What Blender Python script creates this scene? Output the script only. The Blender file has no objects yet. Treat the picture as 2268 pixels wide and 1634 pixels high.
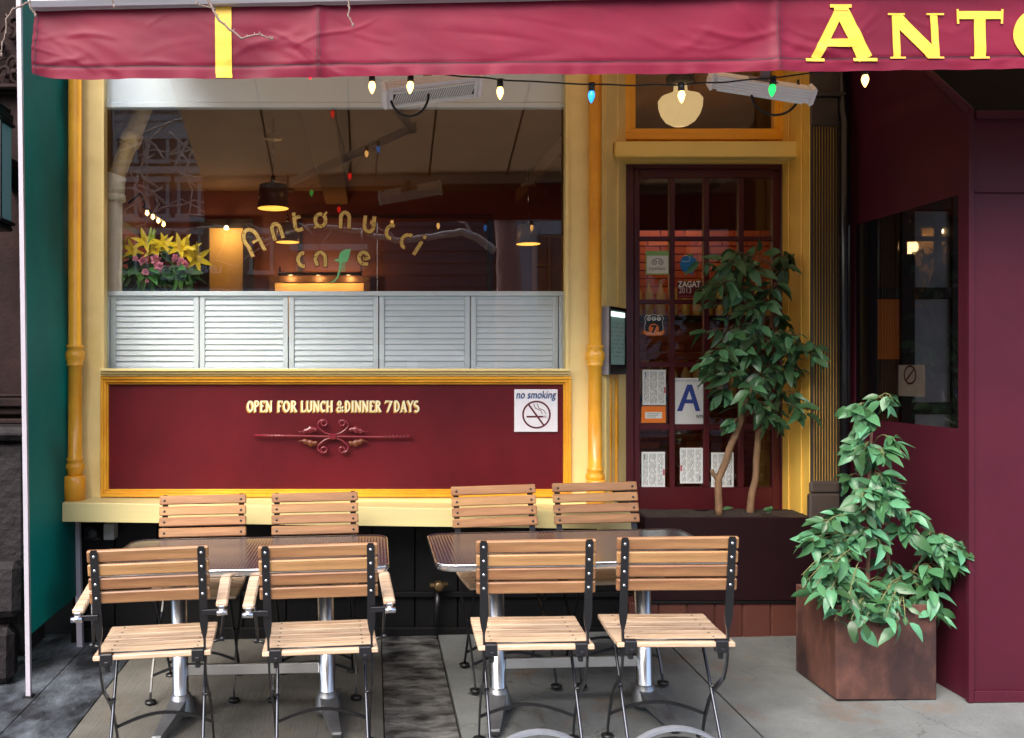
import bpy, bmesh, math, random
from mathutils import Vector, Matrix, noise, Euler
rad = math.radians
rng = random.Random(7)
sc = bpy.context.scene
C = sc.collection
# ------------------------------------------------------------------ measures
FV, CX, CY, HC = 1998.6, 825.0, 814.0, 1.57      # focal length and principal point of the photo (in a 2268 px wide frame), eye height
YW = 5.17                                          # the shop front's plane
def P(u, v, Y): return Vector(((u-CX)/FV*Y, Y, HC-(v-CY)/FV*Y))
def PH(u, v, Y): return P(u/1.5511, v/1.5511, Y)
def X_(u, Y): return (u-CX)/FV*Y
def Z_(v, Y): return HC-(v-CY)/FV*Y
def MIR(u, v, Yv):                                 # a thing seen mirrored in the window: its real place on our side of the glass
    p = P(u, v, Yv); p.y = 2*YW-p.y; return p
GX, GY = 0.021, 0.02
def G(x, y): return GX*(x+.47)+GY*(y-YW)
# ------------------------------------------------------------------ materials
def lin(c):
    return tuple(((x/255)/12.92 if x/255 <= .04045 else ((x/255+.055)/1.055)**2.4) for x in c)
MATS = {}
def mat(name, rgb, rough=.5, metal=0., var=0., vscale=8., bump=0., bscale=60., island=0., coat=0., stretch=None,
        rgb2=None, mixscale=3., spec=.5, transl=0., thr=(.4, .65), alpha=1., dist=.01, detail=5., objvar=0.):
    if name in MATS: return MATS[name]
    m = bpy.data.materials.new(name); MATS[name] = m; m.use_nodes = True
    nt = m.node_tree; N = nt.nodes; L = nt.links
    b = N['Principled BSDF']
    b.inputs['Roughness'].default_value = rough; b.inputs['Metallic'].default_value = metal
    b.inputs['Specular IOR Level'].default_value = spec
    b.inputs['Coat Weight'].default_value = coat; b.inputs['Coat Roughness'].default_value = .08
    col = lin(rgb)+(1,)
    b.inputs['Base Color'].default_value = col
    tc = N.new('ShaderNodeTexCoord'); src = tc.outputs['Object']
    if stretch:
        mp = N.new('ShaderNodeMapping'); mp.inputs['Scale'].default_value = stretch; L.new(src, mp.inputs[0]); src = mp.outputs[0]
    out = None
    if rgb2:
        n = N.new('ShaderNodeTexNoise'); n.inputs['Scale'].default_value = mixscale; n.inputs['Detail'].default_value = detail
        n.inputs['Roughness'].default_value = .62; L.new(src, n.inputs['Vector'])
        r = N.new('ShaderNodeMapRange'); r.inputs[1].default_value = thr[0]; r.inputs[2].default_value = thr[1]; L.new(n.outputs[0], r.inputs[0])
        mx = N.new('ShaderNodeMix'); mx.data_type = 'RGBA'; mx.inputs[6].default_value = col; mx.inputs[7].default_value = lin(rgb2)+(1,)
        L.new(r.outputs[0], mx.inputs[0]); out = mx.outputs[2]
    if var or island or objvar:
        hs = N.new('ShaderNodeHueSaturation')
        if out is None: hs.inputs['Color'].default_value = col
        else: L.new(out, hs.inputs['Color'])
        val = None
        if var:
            n = N.new('ShaderNodeTexNoise'); n.inputs['Scale'].default_value = vscale; n.inputs['Detail'].default_value = 6
            n.inputs['Roughness'].default_value = .6; L.new(src, n.inputs['Vector'])
            r = N.new('ShaderNodeMapRange'); r.inputs[1].default_value = .25; r.inputs[2].default_value = .75
            r.inputs[3].default_value = 1-var; r.inputs[4].default_value = 1+var; L.new(n.outputs[0], r.inputs[0]); val = r.outputs[0]
        if island:
            g = N.new('ShaderNodeNewGeometry')
            r2 = N.new('ShaderNodeMapRange'); r2.inputs[3].default_value = 1-island; r2.inputs[4].default_value = 1+island
            L.new(g.outputs['Random Per Island'], r2.inputs[0])
            if val is None: val = r2.outputs[0]
            else:
                mu = N.new('ShaderNodeMath'); mu.operation = 'MULTIPLY'; L.new(val, mu.inputs[0]); L.new(r2.outputs[0], mu.inputs[1]); val = mu.outputs[0]
            r3 = N.new('ShaderNodeMapRange'); r3.inputs[3].default_value = .5-island*(.075 if 'leaf' in name else .035); r3.inputs[4].default_value = .5+island*(.028 if 'leaf' in name else .035)
            L.new(g.outputs['Random Per Island'], r3.inputs[0]); L.new(r3.outputs[0], hs.inputs['Hue'])
        if objvar:
            oi = N.new('ShaderNodeObjectInfo'); r4 = N.new('ShaderNodeMapRange'); r4.inputs[3].default_value = 1-objvar; r4.inputs[4].default_value = 1+objvar*.6; L.new(oi.outputs['Random'], r4.inputs[0])
            if val is None: val = r4.outputs[0]
            else:
                mu = N.new('ShaderNodeMath'); mu.operation = 'MULTIPLY'; L.new(val, mu.inputs[0]); L.new(r4.outputs[0], mu.inputs[1]); val = mu.outputs[0]
        L.new(val, hs.inputs['Value']); out = hs.outputs[0]
    if out is not None: L.new(out, b.inputs['Base Color'])
    if bump:
        n = N.new('ShaderNodeTexNoise'); n.inputs['Scale'].default_value = bscale; n.inputs['Detail'].default_value = 5; L.new(src, n.inputs['Vector'])
        bp = N.new('ShaderNodeBump'); bp.inputs['Strength'].default_value = bump; bp.inputs['Distance'].default_value = dist
        L.new(n.outputs[0], bp.inputs['Height']); L.new(bp.outputs[0], b.inputs['Normal'])
    if transl:
        t = N.new('ShaderNodeBsdfTranslucent'); t.inputs['Color'].default_value = col
        if out is not None: L.new(out, t.inputs['Color'])
        mx = N.new('ShaderNodeMixShader'); mx.inputs[0].default_value = transl
        L.new(b.outputs[0], mx.inputs[1]); L.new(t.outputs[0], mx.inputs[2]); L.new(mx.outputs[0], N['Material Output'].inputs[0])
    return m
def emit(name, rgb, strength):
    if name in MATS: return MATS[name]
    m = bpy.data.materials.new(name); MATS[name] = m; m.use_nodes = True
    b = m.node_tree.nodes['Principled BSDF']
    b.inputs['Base Color'].default_value = lin(rgb)+(1,); b.inputs['Roughness'].default_value = .3
    b.inputs['Emission Color'].default_value = lin(rgb)+(1,); b.inputs['Emission Strength'].default_value = strength
    return m
def glass(name, tint=(255, 255, 255), ior=1.5, boost=1.0, rough=0.0):
    m = bpy.data.materials.new(name); m.use_nodes = True; nt = m.node_tree; N = nt.nodes; L = nt.links
    N.remove(N['Principled BSDF'])
    lw_ = N.new('ShaderNodeLayerWeight'); lw_.inputs[0].default_value = .5   # the same reflectance from either side of the pane
    pw_ = N.new('ShaderNodeMath'); pw_.operation = 'POWER'; pw_.inputs[1].default_value = 5; L.new(lw_.outputs['Facing'], pw_.inputs[0])
    f0 = ((ior-1)/(ior+1))**2*boost
    mu = N.new('ShaderNodeMath'); mu.operation = 'MULTIPLY_ADD'; mu.inputs[1].default_value = 1-f0; mu.inputs[2].default_value = f0; mu.use_clamp = True; L.new(pw_.outputs[0], mu.inputs[0])
    t = N.new('ShaderNodeBsdfTransparent'); t.inputs[0].default_value = lin(tint)+(1,)
    g = N.new('ShaderNodeBsdfGlossy'); g.inputs['Roughness'].default_value = rough
    mx = N.new('ShaderNodeMixShader'); L.new(mu.outputs[0], mx.inputs[0]); L.new(t.outputs[0], mx.inputs[1]); L.new(g.outputs[0], mx.inputs[2])
    L.new(mx.outputs[0], N['Material Output'].inputs[0]); return m
# ------------------------------------------------------------------ mesh building
class MB:
    def __init__(s): s.v = []; s.f = []; s.m = []; s.mi = 0; s.sm = []; s.smooth = False
    def add(s, vs, fs):
        o = len(s.v); s.v += [Vector(p) for p in vs]
        for f in fs: s.f.append([i+o for i in f]); s.m.append(s.mi); s.sm.append(s.smooth)
        return s
    def box(s, x0, y0, z0, x1, y1, z1, bev=0., M=None):
        if x1 < x0: x0, x1 = x1, x0
        if y1 < y0: y0, y1 = y1, y0
        if z1 < z0: z0, z1 = z1, z0
        c = Vector(((x0+x1)/2, (y0+y1)/2, (z0+z1)/2)); h = Vector(((x1-x0)/2, (y1-y0)/2, (z1-z0)/2))
        return s.cbox(c, h, bev, M)
    def cbox(s, c, h, bev=0., M=None):
        c = Vector(c); h = Vector(h)
        S = [(a, b, d) for a in (-1, 1) for b in (-1, 1) for d in (-1, 1)]
        if bev <= 0:
            vs = [Vector((a*h.x, b*h.y, d*h.z)) for a, b, d in S]
            fs = [(0, 1, 3, 2), (4, 6, 7, 5), (0, 4, 5, 1), (2, 3, 7, 6), (0, 2, 6, 4), (1, 5, 7, 3)]
        else:
            bev = min(bev, min(h)*.9)
            vs = []; ix = {}
            for sgn in S:
                for ax in range(3):
                    p = [sgn[k]*(h[k] if k == ax else h[k]-bev) for k in range(3)]
                    ix[(sgn, ax)] = len(vs); vs.append(Vector(p))
            fs = []
            def sg(d): return tuple(d[k] for k in range(3))
            for ax in range(3):
                o = [k for k in range(3) if k != ax]
                for q in (-1, 1):
                    f = []
                    for a, b in ((-1, -1), (1, -1), (1, 1), (-1, 1)):
                        f.append(ix[(sg({ax: q, o[0]: a, o[1]: b}), ax)])
                    fs.append(f)
                for a in (-1, 1):
                    for b in (-1, 1):
                        i, j = o
                        A = sg({ax: -1, i: a, j: b}); B = sg({ax: 1, i: a, j: b})
                        fs.append([ix[(A, i)], ix[(B, i)], ix[(B, j)], ix[(A, j)]])
            for q in S: fs.append([ix[(q, 0)], ix[(q, 1)], ix[(q, 2)]])
            g = []
            for f in fs:
                n = (vs[f[1]]-vs[f[0]]).cross(vs[f[2]]-vs[f[0]]); ce = sum((vs[i] for i in f), Vector())/len(f)
                g.append(f if n.dot(ce) > 0 else f[::-1])
            fs = g
        if M is not None: vs = [M @ p for p in vs]
        return s.add([p+c for p in vs], fs)
    def tube(s, pts, r, n=8, cap=True):
        pts = [Vector(p) for p in pts]; k = len(pts)
        R = r if hasattr(r, '__len__') else [r]*k
        t0 = (pts[1]-pts[0]).normalized(); up = Vector((0, 0, 1)) if abs(t0.z) < .9 else Vector((1, 0, 0))
        u = t0.cross(up).normalized(); vs = []; fs = []
        for i, p in enumerate(pts):
            t = (pts[min(i+1, k-1)]-pts[max(i-1, 0)])
            if t.length < 1e-9: t = t0
            t = t.normalized(); u = (u-t*u.dot(t))
            u = u.normalized() if u.length > 1e-6 else t.orthogonal().normalized()
            w = t.cross(u)
            for j in range(n):
                a = 2*math.pi*j/n; vs.append(p+(u*math.cos(a)+w*math.sin(a))*R[i])
        for i in range(k-1):
            for j in range(n):
                a = i*n+j; b = i*n+(j+1) % n; fs.append([a, b, b+n, a+n])
        if cap: fs.append(list(range(n))[::-1]); fs.append([(k-1)*n+j for j in range(n)])
        q = s.smooth; s.smooth = True; s.add(vs, fs); s.smooth = q; return s
    def lathe(s, c, prof, n=20, axis=None, ang=(0, 2*math.pi)):
        c = Vector(c); vs = []; fs = []; k = len(prof)
        full = abs(ang[1]-ang[0]-2*math.pi) < 1e-6; m = n if full else n+1
        M = axis or Matrix.Identity(3)
        for r, z in prof:
            for j in range(m):
                a = ang[0]+(ang[1]-ang[0])*j/n; vs.append(c+M @ Vector((r*math.cos(a), r*math.sin(a), z)))
        for i in range(k-1):
            for j in range(n):
                a = i*m+j; b = i*m+(j+1) % m; fs.append([a, b, b+m, a+m])
        if full:
            if prof[0][0] > 1e-5: fs.append(list(range(m))[::-1])
            if prof[-1][0] > 1e-5: fs.append([(k-1)*m+j for j in range(m)])
        q = s.smooth; s.smooth = True; s.add(vs, fs); s.smooth = q; return s
    def sweep(s, pts, ax=Vector((1, 0, 0))):          # pts: (point, half width along ax, half thickness)
        k = len(pts); vs = []; fs = []
        for i, (p, a, b) in enumerate(pts):
            t = (Vector(pts[min(i+1, k-1)][0])-Vector(pts[max(i-1, 0)][0])).normalized()
            n = t.cross(ax).normalized(); p = Vector(p)
            vs += [p+ax*a+n*b, p-ax*a+n*b, p-ax*a-n*b, p+ax*a-n*b]
        for i in range(k-1):
            for j in range(4):
                a = i*4+j; b = i*4+(j+1) % 4; fs.append([a, b, b+4, a+4])
        fs += [[3, 2, 1, 0], [(k-1)*4+j for j in range(4)]]
        return s.add(vs, fs)
    def prism(s, pts, y0, y1, mapf=None):             # polygon in x,z pushed from y0 to y1
        n = len(pts); vs = [Vector((x, y0, z)) for x, z in pts]+[Vector((x, y1, z)) for x, z in pts]
        fs = [list(range(n)), list(range(n, 2*n))[::-1]]+[[i, (i+1) % n+0, (i+1) % n+n, i+n][::-1] for i in range(n)]
        if mapf: vs = [mapf(p) for p in vs]
        return s.add(vs, fs)
    def ribbon(s, pts, w, mapf, closed=False):        # flat stroke: pts in 2-D, w width (or list), mapf(x, z) -> point
        pts = [Vector(p) for p in pts]; k = len(pts); W = w if hasattr(w, '__len__') else [w]*k; vs = []; fs = []
        for i, p in enumerate(pts):
            if closed: a, b = pts[i-1], pts[(i+1) % k]
            else: a, b = pts[max(i-1, 0)], pts[min(i+1, k-1)]
            t = b-a; t = t.normalized() if t.length > 1e-9 else Vector((1, 0)); n = Vector((-t.y, t.x)); sc_ = 1.
            if 0 < i < k-1 or closed:
                d = (p-a).normalized()
                c = abs(d.dot(t)); sc_ = 1/max(c, .6)
            for q in (1, -1):
                e = p+n*q*W[i]/2*sc_; vs.append(mapf(e.x, e.y))
        for i in range(k if closed else k-1):
            a = 2*i; b = 2*((i+1) % k); fs.append([a, a+1, b+1, b])
        return s.add(vs, fs)
    def poly(s, pts, mapf): return s.add([mapf(x, z) for x, z in pts], [list(range(len(pts)))])
    def build(s, name, ma, parent=None, local=False):
        off = Vector()
        if parent is not None and not local:
            q = parent
            while q is not None: off += q.location; q = q.parent
        me = bpy.data.meshes.new(name); me.from_pydata([p-off for p in s.v], [], s.f)
        for x in (ma if isinstance(ma, (list, tuple)) else [ma]): me.materials.append(x)
        me.polygons.foreach_set('material_index', s.m); me.polygons.foreach_set('use_smooth', s.sm); me.update()
        o = bpy.data.objects.new(name, me); C.objects.link(o)
        if parent is not None: o.parent = parent
        return o
def tag(o, label=None, cat=None, group=None, kind=None):
    if label: o['label'] = label
    if cat: o['category'] = cat
    if group: o['group'] = group
    if kind: o['kind'] = kind
    return o
def thing(name, label, cat, loc=(0, 0, 0), rot=(0, 0, 0), group=None):
    o = bpy.data.objects.new(name, None); o.empty_display_size = .1; C.objects.link(o)
    o.location = loc; o.rotation_euler = rot; return tag(o, label, cat, group)
def recalc(o):
    bm = bmesh.new(); bm.from_mesh(o.data); bmesh.ops.recalc_face_normals(bm, faces=bm.faces); bm.to_mesh(o.data); bm.free(); return o
def arc(cx, cy, rx, ry, a0, a1, n=14):
    return [(cx+rx*math.cos(rad(a0+(a1-a0)*i/n)), cy+ry*math.sin(rad(a0+(a1-a0)*i/n))) for i in range(n+1)]
def copy_tree(o, parent=None):
    c = o.copy(); C.objects.link(c)
    if parent is not None: c.parent = parent
    for ch in list(o.children): copy_tree(ch, c)
    return c
def text(name, s, size, ma, parent, M, sx=1.0, ext=.0006, shear=0., align='CENTER', bold=0.):
    cu = bpy.data.curves.new(name, 'FONT'); cu.body = s; cu.size = size; cu.align_x = align; cu.align_y = 'CENTER'; cu.extrude = ext; cu.shear = shear; cu.offset = bold
    cu.resolution_u = 3
    t = bpy.data.objects.new(name, cu); C.objects.link(t)
    me = bpy.data.meshes.new_from_object(t.evaluated_get(bpy.context.evaluated_depsgraph_get()))
    C.objects.unlink(t); bpy.data.objects.remove(t); bpy.data.curves.remove(cu)
    me.transform(Matrix.Diagonal((sx, 1, 1, 1)))
    off = Vector(); q = parent
    while q is not None: off += q.location; q = q.parent
    me.transform(Matrix.Translation(-off) @ M); me.materials.clear(); me.materials.append(ma)
    o = bpy.data.objects.new(name, me); C.objects.link(o); o.parent = parent; return o
RX = Matrix.Rotation(rad(90), 4, 'X')                 # stands a text up, facing the camera
def face_cam(p): return Matrix.Translation(p) @ RX
# ------------------------------------------------------------------ palette
cream = mat('cream paint', (238, 214, 144), .42, var=.07, vscale=5, bump=.08, bscale=40, rgb2=(220, 192, 118), mixscale=2.6, thr=(.5, .75), detail=9)
yellow = mat('ochre gloss paint', (230, 168, 48), .28, var=.08, vscale=9, bump=.09, bscale=24, coat=.15, rgb2=(214, 144, 34), mixscale=3, detail=9)
orange = mat('orange paint', (246, 176, 40), .35, var=.04)
burg = mat('burgundy paint', (94, 20, 27), .34, var=.10, vscale=2.5, bump=.07, bscale=90, spec=.35, rgb2=(76, 15, 22), mixscale=1.4, detail=9)
doorred = mat('dark red door paint', (72, 16, 22), .35, var=.08, bump=.04, bscale=50)
blackp = mat('black painted wood', (9, 9, 10), .5, var=.4, vscale=5, bump=.2, bscale=30, spec=.25)
blackm = mat('black metal', (22, 22, 25), .35, metal=.35, bump=.04, bscale=80)
blackpl = mat('black plastic', (16, 16, 17), .4)
white = mat('white paint', (226, 230, 230), .45, var=.03)
shutw = mat('pale grey shutter paint', (228, 241, 249), .42, var=.04, vscale=9)
headg = mat('grey white header', (220, 234, 244), .5, var=.04, vscale=3)
alu = mat('brushed aluminium', (205, 206, 208), .3, metal=1., var=.1, vscale=6, bump=.06, bscale=90, stretch=(1, 1, .08))
cast = mat('cast aluminium', (150, 152, 156), .42, metal=.9, var=.15, vscale=20, bump=.12, bscale=120)
chrome = mat('chrome', (210, 210, 214), .14, metal=1.)
wood = mat('teak', (150, 112, 74), .42, var=.3, vscale=7, island=.18, objvar=.22, stretch=(.5, 7, 7), bump=.14, bscale=26, rgb2=(132, 92, 60), mixscale=5, dist=.004)
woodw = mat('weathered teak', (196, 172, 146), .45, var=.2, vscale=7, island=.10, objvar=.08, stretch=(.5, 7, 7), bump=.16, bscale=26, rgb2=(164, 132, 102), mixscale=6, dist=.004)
gold = mat('gold leaf', (214, 184, 104), .3, metal=.25, var=.3, vscale=30, rgb2=(120, 92, 36), mixscale=60, thr=(.55, .62), bump=.25, bscale=40)
redline = mat('red outline', (98, 18, 20), .4)
ivory = mat('ivory lettering', (228, 220, 176), .45)
ochrelet = mat('gold shade lettering', (196, 150, 58), .45)
green = mat('teal green canvas', (0, 88, 84), .6, transl=.25, var=.08, vscale=4, bump=.15, bscale=600, dist=.002, rgb2=(0, 76, 74), mixscale=1.5, spec=.25)
polew = mat('white enamel pole', (158, 154, 164), .35, var=.08, rgb2=(120, 112, 104), mixscale=12, thr=(.64, .74))
canvas = mat('burgundy canvas', (116, 22, 48), .55, var=.10, vscale=2.2, bump=.22, bscale=420, dist=.002, transl=.06, spec=.22, rgb2=(96, 18, 40), mixscale=1.6, detail=9)
canvasroof = mat('tan awning lining', (168, 140, 110), .7, var=.06, transl=.3)
letyel = mat('yellow letter vinyl', (226, 184, 66), .5, var=.10, vscale=14, spec=.3, rgb2=(206, 160, 60), mixscale=9, detail=8)
seamm = mat('seam thread', (62, 16, 32), .7)
barm = mat('grey awning bar', (188, 188, 196), .4, var=.06, vscale=4, stretch=(.3, 4, 4))
entry = mat('plum canvas', (66, 16, 33), .55, var=.16, vscale=3, bump=.2, bscale=420, dist=.002, spec=.25, rgb2=(104, 52, 68), mixscale=70, thr=(.70, .80), detail=3)
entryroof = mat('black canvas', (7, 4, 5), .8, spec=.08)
iron = mat('dark fluted iron', (62, 53, 47), .5, var=.2, vscale=7, bump=.06)
rust = mat('rusted steel', (92, 58, 48), .66, var=.4, vscale=9, rgb2=(46, 26, 24), mixscale=3.4, bump=.16, bscale=60, stretch=(1, 1, .6), thr=(.42, .6), detail=10)
soil = mat('potting soil', (38, 26, 20), .9, var=.5, vscale=60, bump=.9, bscale=80)
brownst = mat('brownstone', (40, 27, 26), .8, var=.3, vscale=6, bump=.4, bscale=40, rgb2=(22, 16, 16), mixscale=2, spec=.12)
bark = mat('ficus bark', (116, 88, 62), .8, var=.35, vscale=18, bump=.6, bscale=60, stretch=(3, 3, .8))
leafd = mat('dark ficus leaf', (58, 96, 62), .38, island=.55, transl=.12, var=.12, vscale=30)
leafl = mat('light ficus leaf', (70, 118, 84), .4, island=.62, transl=.14, var=.16, vscale=30)
treeb = mat('street tree bark', (196, 160, 150), .85, var=.3, vscale=12, bump=.8, bscale=24, stretch=(3, 3, 1))
twigm = mat('pale twig', (226, 216, 206), .75, var=.2, vscale=40)
paper = mat('white paper', (214, 218, 214), .5, var=.05, vscale=20)
ink = mat('grey print', (120, 124, 126), .6)
inkd = mat('dark print', (52, 54, 60), .6)
# ------------------------------------------------------------------ ground
def slab(name, x0, x1, y0, y1, m, dz=0., nx=14, ny=14, edge=.004):
    b = MB(); b.smooth = True; vs = []; fs = []
    for i in range(nx+1):
        for j in range(ny+1):
            x = x0+(x1-x0)*i/nx; y = y0+(y1-y0)*j/ny
            vs.append((x, y, G(x, y)+dz+.0025*noise.noise(Vector((x*2.1, y*2.1, 3)))))
    for i in range(nx):
        for j in range(ny):
            a = i*(ny+1)+j; fs.append([a, a+ny+1, a+ny+2, a+1])
    b.add(vs, fs); b.smooth = False
    e = .05
    for (ax, ay), (bx, by) in (((x0, y0), (x1, y0)), ((x1, y0), (x1, y1)), ((x1, y1), (x0, y1)), ((x0, y1), (x0, y0))):
        b.add([(ax, ay, G(ax, ay)+dz-e), (bx, by, G(bx, by)+dz-e), (bx, by, G(bx, by)+dz), (ax, ay, G(ax, ay)+dz)], [[0, 1, 2, 3]])
    return tag(b.build(name, m), kind='structure')
def concrete(name, a, b_, streak, dirt, dthr, broom=0.):
    m = bpy.data.materials.new(name); m.use_nodes = True; nt = m.node_tree; N = nt.nodes; L = nt.links; b = N['Principled BSDF']
    tc = N.new('ShaderNodeTexCoord')
    def nz(scale, det=6, st=None, rough=.6):
        n = N.new('ShaderNodeTexNoise'); n.inputs['Scale'].default_value = scale; n.inputs['Detail'].default_value = det; n.inputs['Roughness'].default_value = rough
        if st:
            mp = N.new('ShaderNodeMapping'); mp.inputs['Scale'].default_value = st; L.new(tc.outputs['Object'], mp.inputs[0]); L.new(mp.outputs[0], n.inputs['Vector'])
        else: L.new(tc.outputs['Object'], n.inputs['Vector'])
        return n.outputs[0]
    def rng_(x, lo, hi, o0=0., o1=1.):
        r = N.new('ShaderNodeMapRange'); r.inputs[1].default_value = lo; r.inputs[2].default_value = hi; r.inputs[3].default_value = o0; r.inputs[4].default_value = o1; L.new(x, r.inputs[0]); return r.outputs[0]
    def mix(f, c0, c1):
        x = N.new('ShaderNodeMix'); x.data_type = 'RGBA'; L.new(f, x.inputs[0])
        for k, c in ((6, c0), (7, c1)):
            if isinstance(c, tuple): x.inputs[k].default_value = lin(c)+(1,)
            else: L.new(c, x.inputs[k])
        return x.outputs[2]
    c = mix(rng_(nz(2.2), .35, .65), a, b_)
    c = mix(rng_(nz(90, 3), .55, .75, 0, .5), c, tuple(int(q*.6) for q in a))
    c = mix(rng_(nz(1.7, 7, (1, .35, 1), .7), dthr, dthr+.14, 0, .85), c, dirt)
    c = mix(rng_(nz(3.1, 6), .58, .74, 0, .7), c, streak)
    vo = N.new('ShaderNodeTexVoronoi'); vo.inputs['Scale'].default_value = 4.5; L.new(tc.outputs['Object'], vo.inputs['Vector'])
    c = mix(rng_(vo.outputs['Distance'], .05, .075, .65, 0), c, (46, 44, 42))
    ve_ = N.new('ShaderNodeTexVoronoi'); ve_.feature = 'DISTANCE_TO_EDGE'; ve_.inputs['Scale'].default_value = .8
    wn = N.new('ShaderNodeTexNoise'); wn.inputs['Scale'].default_value = 5; wn.inputs['Detail'].default_value = 6; L.new(tc.outputs['Object'], wn.inputs['Vector'])
    vm = N.new('ShaderNodeVectorMath'); vm.operation = 'MULTIPLY_ADD'; vm.inputs[1].default_value = (.5, .5, .5); L.new(wn.outputs['Color'], vm.inputs[0]); L.new(tc.outputs['Object'], vm.inputs[2]); L.new(vm.outputs[0], ve_.inputs['Vector'])
    c = mix(rng_(ve_.outputs['Distance'], .0015, .005, .5, 0), c, (48, 44, 40))
    c = mix(rng_(nz(.9, 8, None, .7), .42, .62, 0, .6), c, tuple(int(q*.72) for q in b_))
    c = mix(rng_(nz(26, 8, None, .75), .60, .66, 0, .55), c, tuple(int(q*.55) for q in a))
    L.new(c, b.inputs['Base Color']); b.inputs['Roughness'].default_value = .75
    h = nz(130, 4)
    if broom:
        ad = N.new('ShaderNodeMath'); ad.operation = 'MULTIPLY_ADD'; ad.inputs[1].default_value = broom
        L.new(nz(90, 2, (1, .04, 1)), ad.inputs[0]); L.new(h, ad.inputs[2]); h = ad.outputs[0]
    bp = N.new('ShaderNodeBump'); bp.inputs['Strength'].default_value = .45; bp.inputs['Distance'].default_value = .004; L.new(h, bp.inputs['Height']); L.new(bp.outputs[0], b.inputs['Normal'])
    return m
concA = concrete('broomed concrete', (104, 101, 94), (84, 82, 76), (92, 80, 62), (58, 52, 46), .56, broom=2.5)
concB = concrete('grey concrete', (112, 115, 114), (92, 95, 94), (112, 82, 54), (66, 54, 42), .56)
stone = mat('dark bluestone', (86, 92, 100), .5, var=.4, vscale=9, rgb2=(24, 26, 30), mixscale=4.2, thr=(.36, .60), detail=12, bump=1., bscale=14, dist=.02, stretch=(1, .7, 1))
patch = mat('black stained stone', (108, 108, 106), .5, var=.45, vscale=14, rgb2=(18, 17, 18), mixscale=5.5, thr=(.36, .62), bump=1., bscale=18, dist=.016, stretch=(1, 1.6, 1), detail=14)
asph = mat('asphalt', (58, 58, 60), .85, var=.2, bump=.4, bscale=120)
gap = mat('dark joint', (40, 34, 28), .9, var=.3, vscale=30)
b = MB(); S = 30
b.add([(x, y, G(x, y)-.03) for x, y in ((-S, -S), (S, -S), (S, S), (-S, S))], [[0, 1, 2, 3]])
tag(b.build('ground', gap), kind='structure')
b = MB(); b.add([(x, y, G(x, y)-.016) for x, y in ((-S, -11), (S, -11), (S, -1.9), (-S, -1.9))], [[0, 1, 2, 3]])
tag(b.build('road', asph), kind='structure')
slab('pavement', -6.5, -1.646, -1.7, 5.4, stone, nx=30, ny=40)
slab('pavement', -1.64, -1.333, -1.7, 5.4, stone, nx=4, ny=40)
slab('pavement', -1.326, .048, -1.7, 5.4, concA)
slab('pavement', .054, .372, -1.7, 5.4, patch, dz=-.004, nx=4, ny=40)
slab('pavement', .382, 1.634, -1.7, 5.4, concB)
slab('pavement', 1.644, 3.05, -1.7, 5.4, concB)
slab('pavement', 3.056, 9, -1.7, 5.4, concB)
# ------------------------------------------------------------------ the cafe building
bld = thing('cafe_building', 'cream, ochre and burgundy cafe shop front with big window and red glazed door', 'building', (0, YW, 0))
def wbox(u0, v0, u1, v1, yf, yb, bev=0., mb=None):      # a box whose front face covers this pixel rectangle at depth yf
    mb = mb or MB(); return mb.box(X_(u0, yf), yf, Z_(v1, yf), X_(u1, yf), yb, Z_(v0, yf), bev)
# stiles
for u0, u1 in ((176, 227), (1256, 1336)):
    b = MB(); wbox(u0, -60, u1, 1112, 5.14, 5.24, .004, b)
    # slim bead next to the glass
    e = (u1-3, u1+3) if u0 < 300 else (u0-3, u0+3)
    b.box(X_(e[0], 5.13), 5.128, Z_(816, 5.13), X_(e[1], 5.13), 5.139, Z_(-60, 5.13))
    b.build('window_stile', cream, bld)
# window
gl = glass('shop window glass', (246, 247, 246), 1.5, 2.9)
wf = wbox(228.5, 226, 1254.5, 238, 5.215, 5.26, .004)
wbox(228.5, -60, 1254.5, 225.6, 5.225, 5.26, 0, wf)
win = wf.build('window', headg, bld)
b = MB(); b.add([P(227.2, 815, 5.19), P(1255.8, 815, 5.19), P(1255.8, -60, 5.19), P(227.2, -60, 5.19)], [[0, 1, 2, 3]])
b.build('pane', gl, win)
# peeling sill with nosing
b = MB()
for v0, v1, y in ((816, 822, 5.07), (822.3, 828, 5.09), (828.3, 833, 5.11)):
    wbox(221, v0, 1263, v1, y, 5.22, .003, b)
peel = mat('cream paint peeling', (236, 214, 146), .4, rgb2=(96, 84, 72), mixscale=34, thr=(.66, .70), stretch=(.35, 1, 1), bump=.1)
b.build('window_sill', peel, bld)
# moulded ochre frame around the burgundy panel
b = MB()
def frame_px(b, u0, v0, u1, v1, w, yf, yb, hw=None):
    h = hw or w
    wbox(u0, v0, u1, v0+h, yf, yb, .003, b); wbox(u0, v1-h, u1, v1, yf, yb, .003, b)
    wbox(u0, v0+h+.3, u0+w, v1-h-.3, yf, yb, .003, b); wbox(u1-w, v0+h+.3, u1, v1-h-.3, yf, yb, .003, b)
frame_px(b, 222, 833.5, 1266, 1101, 7, 5.115, 5.2)
frame_px(b, 229.2, 840.6, 1258.8, 1094, 6, 5.125, 5.2)
frame_px(b, 235.5, 847, 1252.5, 1087.6, 4, 5.14, 5.2)
b.build('panel_moulding', yellow, bld)
wbox(239, 850.5, 1249, 1084, 5.16, 5.21).build('panel', burg, bld)
b = MB(); wbox(176, 1101.2, 1336, 1122, 5.13, 5.24, .003, b); b.build('bottom_rail', cream, bld)
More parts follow.
